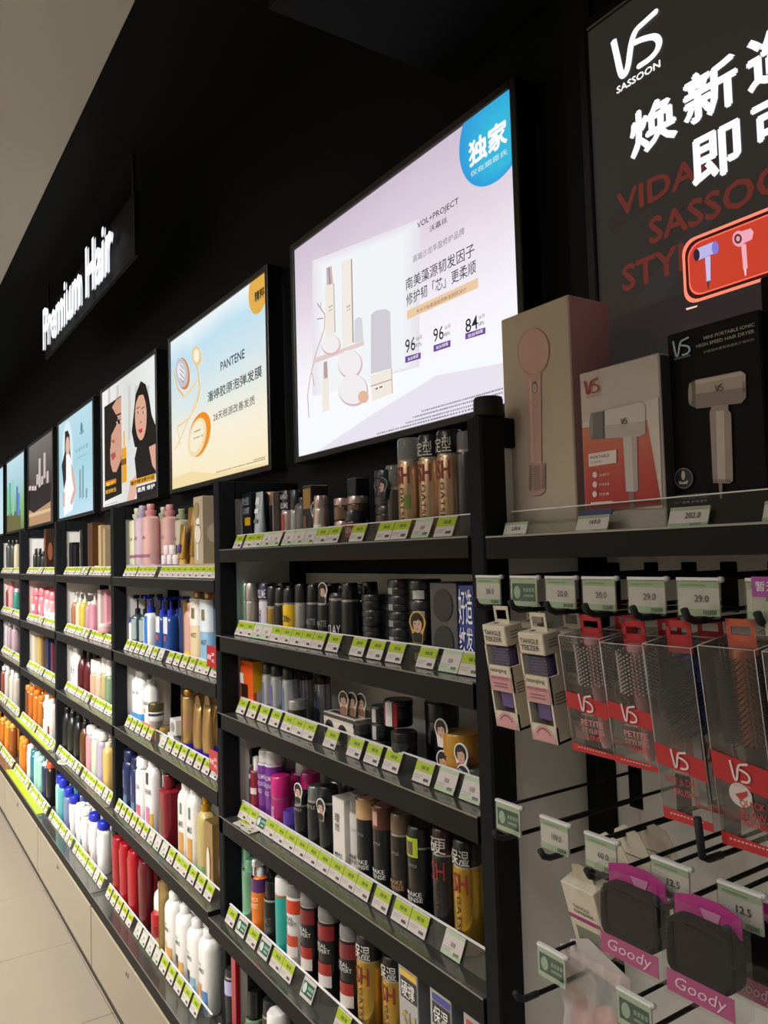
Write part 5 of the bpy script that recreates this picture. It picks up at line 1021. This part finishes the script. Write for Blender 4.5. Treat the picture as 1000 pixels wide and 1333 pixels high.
MB().lathe([(.019, 0), (.021, .002), (.0205, .024), (.019, .027)], mat('#26261f', .6), 24).obj('body', t)
# clear rail and price cards along the dryer shelf
def shelf_card(label, pp, lines, Y=.725, head=None):
    (xa, ya), (xb, yb) = pp; x0, z1 = onY(xa, ya, Y); x1, z0 = onY(xb, yb, Y)
    t = thing('price_card', label, 'price card', (x0, Y, z0), 'price cards on the dryer shelf', (-.35, 0, 0)); w, h = x1-x0, z1-z0
    b = MB().box(0, -.0007, 0, w, .0007, h, mat('#cdc6bd', .4)); b.box(0, -.0011, h*.84, w, -.0007, h*.97, mat('#97a989', .5)); b.box(0, -.0011, h*.03, w, -.0007, h*.2, mat('#97a989', .5)); b.obj('card', t)
    L = MB(); 
    for (s_, u0, v0, u1, v1, c) in lines: L.text(s_, lambda u, v: (w*(u0+(u1-u0)*u), -.0014, h*(v0+(v1-v0)*v)), mat(c, .5), .006)
    for k in range(8): L.box(w*(.58+.035*k), -.0013, h*.05, w*(.592+.035*k), -.0011, h*.17, mat('#3a3a38', .5))
    L.obj('price', t)
    if head: MB().box(.0, -.0010, h, w*1.05, .0006, h*1.3, mat(head, .5)).obj('header_strip', t)
shelf_card('price card reading 239.0 on the dryer shelf', ((654, 680), (684, 698)), [('239.0', .35, .42, .72, .66, '#3a3634')])
shelf_card('blue headed price card reading 169.0', ((748, 671), (790, 693)), [('169.0', .42, .5, .75, .74, '#3a3634')], head='#2b3a6a')
shelf_card('price card reading 202.0 before the black carton', ((868, 660), (921, 685)), [('202.0', .42, .42, .80, .70, '#33302e')])
shelf_card('price card cut off by the right edge of the shelf', ((991, 651), (1046, 677)), [('399.0', .42, .42, .80, .70, '#33302e')])
# ------------------------------------------------------------------ hanging goods on peg hooks
HK = mat('#2c2d30', .55)
def hook(X, z, label, card=None, kind='mint', price=None, Yt=.655, tipz=.012, cw=.044, cx=-.002, teal=False, cardz=0.):
    """double peg: product rod with upturned rubber tip, label rod above it carrying a clear price holder"""
    t = thing('peg_hook', label, 'peg hook', (X, .925, ZC+z), 'peg hooks in the brush bay'); L = .925-Yt
    MB().box(-.012, -.004, -.012, .012, .0, .052, ROD, bev=.001).obj('back_plate', t)
    MB().tube([(0, -.002, 0), (0, -L*.8, 0), (0, -L+.012, .001), (0, -L+.004, .004), (0, -L, tipz)], .0028, ROD).obj('product_rod', t)
    MB().tube([(0, -L+.034, .0006), (0, -L+.014, .0012), (0, -L+.004, .0055), (0, -L-.0005, tipz+.001)], .0038, HK).obj('rubber_tip', t)
    if card is None: return t
    MB().tube([(0, -.002, .040), (0, -L*.5, .040), (0, -(.925-.684), .040)], .0022, ROD).obj('label_rod', t)
    h = .034; b = MB().box(-cw/2+cx, -(.925-.680), .005, cw/2+cx, -(.925-.6822), .005+h, mat('#d0c6c2', .4)); y = -(.925-.680)
    g = mat('#a3b596', .5); pw = lambda u0, v0, u1, v1, m, e=.0003: b.box(-cw/2+cx+cw*u0, y-e, .005+h*v0, -cw/2+cx+cw*u1, y, .005+h*v1, m)
    if teal:
        pw(0, .0, 1, 1, mat('#b3bfa6', .5)); pw(.06, .18, .94, .82, mat('#1d4437', .45), .0005); b.slab([(x, z_) for x, z_ in ell(-cw/2+cx+cw*.26, .005+h*.5, .0058, .0080, 14)], y-.0008, y-.0004, mat('#9db3a0', .5))
        for k in range(4): pw(.50+.11*k, .52, .58+.11*k, .66, mat('#7f9d8a', .5), .0009)
        pw(.5, .34, .88, .42, mat('#7f9d8a', .5), .0009)
    else:
        pw(0, .80, 1, 1, g); pw(0, 0, 1, .2, g); pw(.1, .86, .7, .9, mat('#7f9070', .5), .0005)
        for k in range(8): pw(.62+.04*k, .05, .637+.04*k, .17, mat('#454541', .5), .0006)
        b.text(price or '20.0', lambda u, v: (-cw/2+cx+cw*(.42+.34*u), y-.0009, .005+h*(.40+.2*v)), mat('#3a3635', .5), .006)
    b.obj('price_card', t)
    MB().box(-cw/2+cx-.001, y-.0014, .003, cw/2+cx+.001, y-.0010, .005+h+.001, CLEAR).obj('clear_cover', t)
    b = MB().box(-cw/2+cx, y-.0016, .0395, cw/2+cx+.001, y+.0035, .0425, mat('#dcdcda', .15)); b.tube([(cw/2+cx+.0015, y-.001, .0405), (cw/2+cx+.0015, y+.004, .0405)], .003, mat('#cfcfce', .2)); b.obj('label_clip', t)
    return t
H1 = [-.785, -.718, -.657, -.599, -.535, -.474, -.400]; z1 = -.0735
names1 = [('38.0', False), ('', True), ('20.0', False), ('20.0', False), ('29.0', False), ('29.0', False), ('19.0', False)]
for k, (X, (pr, te)) in enumerate(zip(H1, names1)):
    hook(X, z1, f'peg hook in the upper row with {"green notice card" if te else "price card "+pr}, {ORD[k]} from left', 1, price=pr, teal=te, cw=.046)
H2 = [(-.762, '', True, 'left'), (-.682, '109.0', False, 'x'), (-.612, '60.0', False, 'x'), (-.522, '12.5', False, 'left'), (-.446, '12.5', False, 'right')]
for k, (X, pr, te, s_) in enumerate(H2):
    hook(X, -.360, f'peg hook in the lower row with {"green notice card" if te else "price card "+pr}, {ORD[k]} from left', 1, price=pr, teal=te)
H3 = [(-.695, True), (-.575, True)]
for k, (X, te) in enumerate(H3): hook(X, -.514, f'peg hook in the lowest row with green notice card, {"left" if k == 0 else "right"} one', 1, teal=True, Yt=.62)
hook(-.474, -.30, 'bare peg hook with tall upturned end below the brushes', None, Yt=.66, tipz=.042)

# --- cream brush cartons with windows
CR_ = mat('#d3c9b5', .5, noise=.02, nscale=30)
def window_carton(X, Yf, zt, label, rot=-.15):
    w, d, h = .043, .030, .133
    t = thing('brush_carton', label, 'brush box', (X, Yf, zt), 'cream window cartons with purple brushes', (-rot, 0, 0))
    b = MB(); b.box(0, 0, -.026, w, d, 0, CR_, bev=.0012)                      # lid block, then the frame round the windows
    b.box(0, 0, -h, .003, d, -.026, CR_); b.box(0, d-.003, -h, w, d, -.026, CR_); b.box(w-.003, .018, -.052, w, d, -.026, CR_)
    b.box(w-.003, 0, -h, w, d, -.052, CR_); b.box(0, 0, -.085, w, .003, -.052, CR_); b.box(0, 0, -h, w, .003, -.112, CR_); b.box(0, 0, -h, w, d, -h+.003, CR_); b.obj('carton', t)
    b = MB(); b.slab([(0, -.028), (w, -.028), (w, -.050)]+[(w-w*k/8, -.050-.004*math.sin(math.pi*k/8)) for k in range(1, 9)], .0005, .0012, CLEAR); b.obj('clear_window', t)
    b = MB(); pu = mat('#57427c', .35)
    b.box(.006, .006, -.112, w-.006, d-.006, -.028, pu, bev=.005)
    b.obj('brush', t)
    b = MB(); lp = mat('#7f6aa4', .35)
    for k in range(6):
        for j in range(10): b.tube([(.007+j*.0033, .0062, -.030-k*.0036), (.007+j*.0033, .0022, -.0308-k*.0036)], [.0008, .0004], lp, 4)
    o = b.obj('bristles', t); o['kind'] = 'stuff'
    b = MB(); dk = mat('#3b3733', .5)
    for s_, z0_, z1_ in (('TANGLE', -.0125, -.0065), ('TEEZER', -.0205, -.0145)): b.text(s_, lambda u, v: (.004+.031*u, -.0008, z0_+(z1_-z0_)*v), dk, .006)
    b.box(.002, -.0004, -.084, w-.002, 0, -.066, mat('#c98f93', .5)); b.text('detangling', lambda u, v: (.005+.030*u, -.0009, -.0615+.0065*v), dk, .004); b.text('mini hairbrush', lambda u, v: (.005+.032*u, -.0009, -.0695+.0055*v), mat('#b2607c', .5), .006)
    for k, z_ in enumerate((-.0755, -.0795)): b.box(.008, -.0008, z_, w-.010, -.0004, z_+.0012, mat('#7a5a5c', .5))
    b.add([(.002, -.0006, -h+.001), (w-.002, -.0006, -h+.001)]+[(w/2+(w/2-.003)*math.cos(a_), -.0006, -h+.001+.020*math.sin(a_)) for a_ in [math.pi*k/12 for k in range(13)]][0:13], [tuple(range(2, 15))], mat('#cf9599', .5))
    for k in range(9): a_ = math.pi*(.2+.6*k/8); b.box(w/2+.013*math.cos(a_)-.001, -.0009, -h+.001+.015*math.sin(a_), w/2+.013*math.cos(a_)+.001, -.0006, -h+.003+.015*math.sin(a_), mat('#7a3a4c', .5))
    for k in range(4): b.box(w, .006, -.074-k*.004, w+.0004, .024, -.0732-k*.004, dk)
    for k in range(3): b.box(w, .008, -.009-k*.004, w+.0004, .022, -.0082-k*.004, dk)
    b.box(.012, .010, 0, .018, .020, .0004, dk); b.obj('printed_face', t)
    b = MB(); cx = w*.5; b.add([], [], CR_)
    for (xa, xb, za, zb) in ((.010, .014, 0, .022), (w-.010, w-.006, 0, .022), (.014, w-.010, 0, .005), (.014, w-.010, .017, .022)): b.box(xa, d*.5, za, xb, d*.5+.001, zb, CR_)
    b.obj('hang_tab', t); return t
def wy(px, py, Y): return onY(px, py, Y)
for k, (px, py, nm) in enumerate(((627, 813, 'left'), (673, 823, 'right'))):
    X, Z = wy(px, py, .664); window_carton(X, .664, Z, f'cream window carton with purple brush, front {nm} one')
    window_carton(X+.004, .716, Z, f'cream window carton with purple brush, behind the {nm} front one', -.12)

# --- brushes in clear sleeves
RED = mat('#b51a22', .4)
def sleeve(t, w, d, h, lines, band, tabm=RED, hole=True):
    b = MB(); e = .0006
    for (x0, y0, z0, x1, y1, z1) in ((0, 0, -h, w, e, 0), (0, d-e, -h, w, d, 0), (0, 0, -h, e, d, 0), (w-e, 0, -h, w, d, 0), (0, 0, -e, w, d, 0)): b.box(x0, y0, z0, x1, y1, z1, CLEARP)
    b.obj('clear_sleeve', t)
    b = MB(); em = mat('#d6d2d0', .15)
    for p_, q_ in (((0, 0, 0), (w, 0, 0)), ((0, d, 0), (w, d, 0)), ((0, 0, 0), (0, d, 0)), ((w, 0, 0), (w, d, 0)), ((0, 0, 0), (0, 0, -h)), ((w, 0, 0), (w, 0, -h)), ((w, d, 0), (w, d, -h))): b.tube([p_, q_], .00045, em, 4)
    b.obj('sleeve_edges', t)
    b = MB(); ym = d*.5; r0, r1 = w*.24, w*.76
    for (xa, xb, za, zb) in ((r0, r0+.005, 0, .021), (r1-.005, r1, 0, .021), (r0, r1, -.012, .006), (r0, r1, .014, .021)): b.box(xa, ym, za, xb, ym+.001, zb, tabm)
    b.obj('hang_tab', t)
    b = MB(); (f0, f1) = band
    b.add([(0, -.0008, -h*f0), (w, -.0008, -h*(f0+.05)), (w, -.0008, -h*(f1+.05)), (0, -.0008, -h*f1)], [(3, 2, 1, 0)], RED)
    b.add([(0, -.0008, -h*.93), (w, -.0008, -h*.95), (w, -.0008, -h*.998), (0, -.0008, -h*.998)], [(3, 2, 1, 0)], RED)
    lx = w*.32; lz = -h*(f0+f1+.05)/2; s_ = w*.36; logo_vs(b, lambda u, v: (lx+s_*u, -.0014, lz-s_*.35+s_*.95*v), mat('#e3cfcf', .5), .11)
    b.text('SASSOON', lambda u, v: (lx+.002+(s_-.004)*u, -.0014, lz-s_*.35-.0045+.0022*v), mat('#d8a8a8', .5))
    for (s2, u0, v0, u1, v1, c) in lines: b.text(s2, lambda u, v: (w*(u0+(u1-u0)*u), -.0014, -h*(v1+(v0-v1)*v)), mat(c, .5), .01)
    for k in range(10): b.box(w*(.15+.07*k), -.0012, -h*.962, w*(.19+.07*k), -.0008, -h*.955, mat('#e0b4b0', .5))
    b.obj('printed_bands', t)
def round_brush(t, cx, cy, zt, zb, r, L, core, tip, handle, nr=16, nz=22, handle_m=None):
    b = MB().lathe([(r*.7, zb), (r, zb+.004), (r, zt-.004), (r*.85, zt)], core, 20, cx, cy); b.obj('barrel', t)
    b = MB()
    for j in range(nz):
        z = zb+.006+(zt-zb-.014)*j/(nz-1)
        for k in range(nr):
            a_ = 2*math.pi*(k+.5*(j % 2))/nr; c, s_ = math.cos(a_), math.sin(a_)
            b.tube([(cx+r*c, cy+r*s_, z), (cx+(r+L)*c, cy+(r+L)*s_, z)], .00062, mat('#1c1a1b', .5), 3)
            if tip: b.box(cx+(r+L)*c-.0008, cy+(r+L)*s_-.0008, z-.0008, cx+(r+L)*c+.0008, cy+(r+L)*s_+.0008, z+.0008, tip)
    o = b.obj('bristles', t); o['kind'] = 'stuff'
    MB().lathe([(r*.5, zb-.07), (r*.75, zb-.06), (r*.6, zb-.03), (r*.85, zb-.008), (r*.8, zb)], handle, 18, cx, cy).obj('handle', t)
def sleeve_at(px_tl, px_tr, yb, Y):
    X0, Z = onY(*px_tl, Y); X1, _ = onY(*px_tr, Y); lo, hi = .05, .5
    rot = -.13
    for _ in range(24):
        m_ = (lo+hi)/2; p = np.array([X0, Y+m_*math.sin(-rot), Z-ZC-m_*math.cos(rot)]); zz = p@_f; y_ = 666.5-F_PX*(p@CU)/zz
        if y_ < yb: lo = m_
        else: hi = m_
    return X0, Z, X1-X0, lo, rot
PK = mat('#d99a9c', .35)
for k, (tl, tr, yb, nm, Yp) in enumerate((((727, 827), (780, 838), 976, 'left', .668), ((781, 836), (838, 846), 992, 'right', .668))):
    X0, Z, w, h, rot = sleeve_at(tl, tr, yb, Yp)
    for r_ in range(2):
        t = thing('brush_pack', f'small pink round brush in clear red-banded pack, {nm}, {"front" if r_ == 0 else "rear"}', 'brush pack', (X0+.003*r_, Yp+.056*r_, Z), 'small pink round brush packs', (-rot, 0, 0))
        sleeve(t, w, .045, h, [('PETITE', .32, .70, .85, .75, '#d9898c'), ('STYLING', .32, .77, .85, .81, '#c97a7e'), ('SERIES', .42, .83, .8, .87, '#c04048')], (.48, .62))
        round_brush(t, w*.5, .0225, -.004, -h*.46, .0095, .0115, PK, mat('#e0cfd0', .3), PK)
X0, Z, w, h, rot = sleeve_at((836, 838), (899, 843), 1064, .660)
for r_ in range(2):
    t = thing('brush_pack', f'clear pack with oval wet and dry paddle brush, {"front" if r_ == 0 else "rear"}', 'brush pack', (X0, .660+.052*r_, Z), 'paddle brush packs', (-rot, 0, 0))
    sleeve(t, w, .045, h, [('WET & DRY', .12, .74, .82, .78, '#b23a40'), ('BRUSH', .3, .80, .7, .84, '#c0575c')], (.56, .68))
    b = MB(); hd = mat('#5a6270', .15, .4)
    b.slab(ell(w*.5, -h*.30, w*.40, h*.26, 28), .028, .036, hd); b.slab(rrect(w*.42, -h*.95, w*.58, -h*.5, .004), .028, .036, mat('#8d9096', .2, .3)); b.obj('paddle', t)
    b = MB(); b.slab(ell(w*.5, -h*.30, w*.34, h*.235, 24), .024, .028, mat('#4a56b0', .25)); b.obj('cushion', t)
    b = MB()
    for i in range(22):
        for j in range(9):
            x_ = w*(.18+.08*j); z_ = -h*(.075+.45*i/21)
            if ((x_-w*.5)/(w*.34))**2+((z_+h*.3)/(h*.235))**2 < 1: b.tube([(x_, .025, z_), (x_, .006, z_-.002)], .0011, mat('#0e0e10', .4), 3)
    o = b.obj('bristles', t); o['kind'] = 'stuff'
X0, Z, w, h, rot = sleeve_at((908, 840), (982, 845), 1098, .655)
CO = mat('#b5673f', .3, .6)
for r_ in range(2):
    t = thing('brush_pack', f'clear pack with large copper round brush, {"front" if r_ == 0 else "rear"}', 'brush pack', (X0, .655+.062*r_, Z), 'copper brush packs', (-rot, 0, 0))
    sleeve(t, w, .055, h, [('QUICK', .42, .74, .86, .78, '#b8343a'), ('BLOW', .42, .79, .86, .83, '#b8343a'), ('SERIES', .42, .84, .86, .87, '#b8343a')], (.52, .66), tabm=mat('#c25a40', .4))
    b = MB(); b.poly([(w*.45+.2*w*math.cos(a_), -.0012, -h*.72+.2*w*math.sin(a_)) for a_ in [2*math.pi*k/20 for k in range(20)]], mat('#cfc4c0', .5)); b.poly([(w*.36, -.0016, -h*.72), (w*.52, -.0016, -h*.70), (w*.58, -.0016, -h*.69), (w*.58, -.0016, -h*.715), (w*.44, -.0016, -h*.745)], mat('#b8343a', .5)); b.obj('round_emblem', t)
    round_brush(t, w*.5, .0275, -.006, -h*.52, .0125, .0145, CO, None, mat('#262224', .4), 18, 30)
X0, Z = onY(992, 848, .65)
t = thing('brush_pack', 'clear brush pack cut off by the right edge', 'brush pack', (X0, .65, Z), None, (-rot, 0, 0)); sleeve(t, .075, .05, .20, [], (.52, .66)); round_brush(t, .038, .025, -.006, -.11, .013, .012, mat('#2a2628', .4), None, mat('#262224', .4), 12, 16)
t = thing('promo_card', 'magenta topped clear price holder with white characters', 'price card', (onY(978, 752, .66)[0], .66, onY(978, 752, .66)[1]-.055))
MB().box(0, 0, .038, .05, .0012, .056, mat('#a3489c', .4)).text('暂无库存', lambda u, v: (.004+.038*u, -.0006, .043+.009*v), mat('#e9dcee', .4), .01).obj('header', t); MB().box(.0, 0, 0, .05, .001, .038, CLEAR).obj('holder', t); MB().box(.010, .0014, .004, .05, .002, .034, mat('#b9bdb0', .5)).obj('card', t)

# --- hair tie packs, lower row
BKH = mat('#141112', .75); MG = mat('#a8287c', .4)
def goody(px, py, pr, yb, Y, label):
    X0, Z = onY(px, py, Y); X1, _ = onY(pr, py+10, Y); _, Zb = onY(px+8, yb, Y); w = X1-X0; h = Z-Zb
    t = thing('hair_tie_pack', label, 'hair tie pack', (X0, Y, Z), 'magenta hair tie packs')
    b = MB().slab([(0, 0), (w*.3, .006), (w*.7, .006), (w, 0), (w, -h*.22), (0, -h*.22)], .016, .0175, MG); b.obj('header_card', t); MB().box(w*.0, -.0008, -h, w, .0, -h*.76, mat('#b0417f', .4)).obj('lower_card', t)
    b = MB()
    for k in range(7):
        y0 = .002+k*.003; pts_ = [(w*.5+w*.45*math.copysign(abs(math.cos(a_))**.35, math.cos(a_)), y0+.001*math.sin(3*a_), -h*.47+h*.29*math.copysign(abs(math.sin(a_))**.35, math.sin(a_))) for a_ in [2*math.pi*j/28 for j in range(29)]]; b.tube(pts_, .0035, BKH, 6)
    b.box(w*.05, .003, -h*.77, w*.95, .022, -h*.17, BKH, bev=.004); b.obj('hair_ties', t)
    b = MB(); b.text('Goody', lambda u, v: (w*(.12+.76*u)+.10*w*(v-.3)*.5, -.0014, -h*.97+h*.17*v), mat('#e6c4d8', .4), .0); b.poly([(w*.40+x*w*.1, .0152, z_*h*.06-h*.10) for x, z_ in ((0, 1), (3.2, 1), (2.4, -1.6), (1.0, -1.6))], mat('#c07aa4', .5)); b.obj('lettering', t)
    b = MB(); b.add([(-.003, -.0022, -h-.003), (w+.003, -.0022, -h-.003), (w+.003, -.0022, .004), (-.003, -.0022, .004), (-.003, .0245, -h-.003), (w+.003, .0245, -h-.003), (w+.003, .0245, .004), (-.003, .0245, .004)], [(0, 1, 2, 3), (7, 6, 5, 4), (0, 4, 5, 1), (0, 3, 7, 4), (1, 5, 6, 2)], CLEAR); b.obj('clear_bag', t)
goody(779, 1128, 852, 1238, .655, 'black hair ties on magenta card, left pack')
goody(864, 1168, 950, 1288, .645, 'black hair ties on magenta card, middle pack')
goody(946, 1176, 1010, 1290, .700, 'black hair ties on magenta card, right pack behind the price card')
# --- carton, header cards and clear bag
X0, Z = onY(729, 1146, .70)
t = thing('brush_carton', 'cream slanted carton with magenta print on lower hook', 'box', (X0, .70, Z), None, (.30, .0, 0))
MB().box(0, 0, -.085, .052, .030, 0, CR_, bev=.001).obj('carton', t)
b = MB(); b.text('TANGLE', lambda u, v: (.012+.026*u, -.0008, -.030+.005*v), mat('#6f6a64', .5), .004); b.text('compose', lambda u, v: (.012+.030*u, -.0008, -.038+.006*v), mat('#3a3734', .5), .004); b.box(.001, -.0006, -.046, .050, 0, -.041, mat('#9c3a74', .5)); b.box(.008, -.0006, -.075, .044, 0, -.055, mat('#7f8272', .5)); b.obj('printed_face', t)
MB().slab([(.010, 0), (.042, 0), (.040, .018), (.026, .022), (.012, .018)], .014, .015, CR_).obj('hang_tab', t)
for k, (px, py, Yv) in enumerate(((795, 1072, .80), (830, 1070, .84), (770, 1082, .76))):
    X0, Z = onY(px, py, Yv); t = thing('header_card', f'cream die-cut hang card behind the price cards, {("middle", "rear", "front")[k]} one', 'card', (X0, Yv, Z-.045), 'cream hang cards on the lower hooks')
    b = MB().slab([(0, 0), (.060, 0), (.058, .022), (.044, .044), (.022, .050), (.006, .040)], 0, .001, CR_); b.box(.012, -.0005, .014, .048, 0, .0152, mat('#77705f', .5)); b.obj('card', t)
X0, Z = onY(728, 1228, .70)
t = thing('clear_bag', 'clear bag with round peach pads on lowest hook', 'bag', (X0, .70, Z))
b = MB(); n = 10
b.add([(.09*i/n, .001+.004*math.sin(i*2.1+j*1.3), -.13*j/n) for j in range(n+1) for i in range(n+1)], [(j*(n+1)+i, j*(n+1)+i+1, (j+1)*(n+1)+i+1, (j+1)*(n+1)+i) for j in range(n) for i in range(n)], mat('#f0dcd4', .1, kind='clear', noise=.35), True); b.obj('bag_front', t)
for x_, z_ in ((.028, -.075), (.060, -.070), (.045, -.11)):
    b = MB().slab(ell(x_, z_, .018, .018, 24), .008, .016, mat('#cf8f7c', .7)); b.obj('pad', t)
MB().slab([(0, 0), (.03, .012), (.09, -.01), (.09, -.03), (0, -.02)], .018, .0185, mat('#b9b3ae', .4)).obj('header', t)

X0, Z = onY(79, 980, .678)
t = thing('promo_disc', 'white oval promotional disc lying on shelf edge, portrait-poster bay', 'disc', (X0, .690, ZC-.8205))
MB().lathe([(.030, 0), (.031, .001), (.030, .0022)], mat('#cfcac2', .4), 28, sx=1.5, sy=.8).obj('disc', t); MB().lathe([(.020, .0023), (.020, .0026)], mat('#9a9488', .5), 28, sx=1.6, sy=.7).obj('print', t)
# ------------------------------------------------------------------ labels from the shelf each thing stands on
grp = {}
for (desc, bay, i, X, r_, t_) in ITEMS: grp.setdefault((desc, bay, i, r_), []).append((X, t_))
for (desc, bay, i, r_), L in grp.items():
    L.sort(key=lambda e: e[0])
    for k, (X, t_) in enumerate(L):
        s = desc
        if r_: s += ', rear row'
        if len(L) > 1: s += f', {ORD[k]} from left'
        loc = f', {SHN_OF(bay, i)} shelf, {BAYN[bay]}'
        while len((s+loc).replace('-', ' ').split()) > 16 and len(s.split()) > 4: 
            ws = s.split(' '); drop = next((j for j, w in enumerate(ws) if w in ('with', 'and', 'the', 'a', 'of', 'in', 'its', 'small')), None)
            if drop is None: break
            ws.pop(drop); s = ' '.join(ws)
        t_['label'] = s+loc
        if len(L) > 1: t_['group'] = (desc.split(',')[0]+f's on the {SHN_OF(bay, i)} shelf of the {BAYN[bay]}')
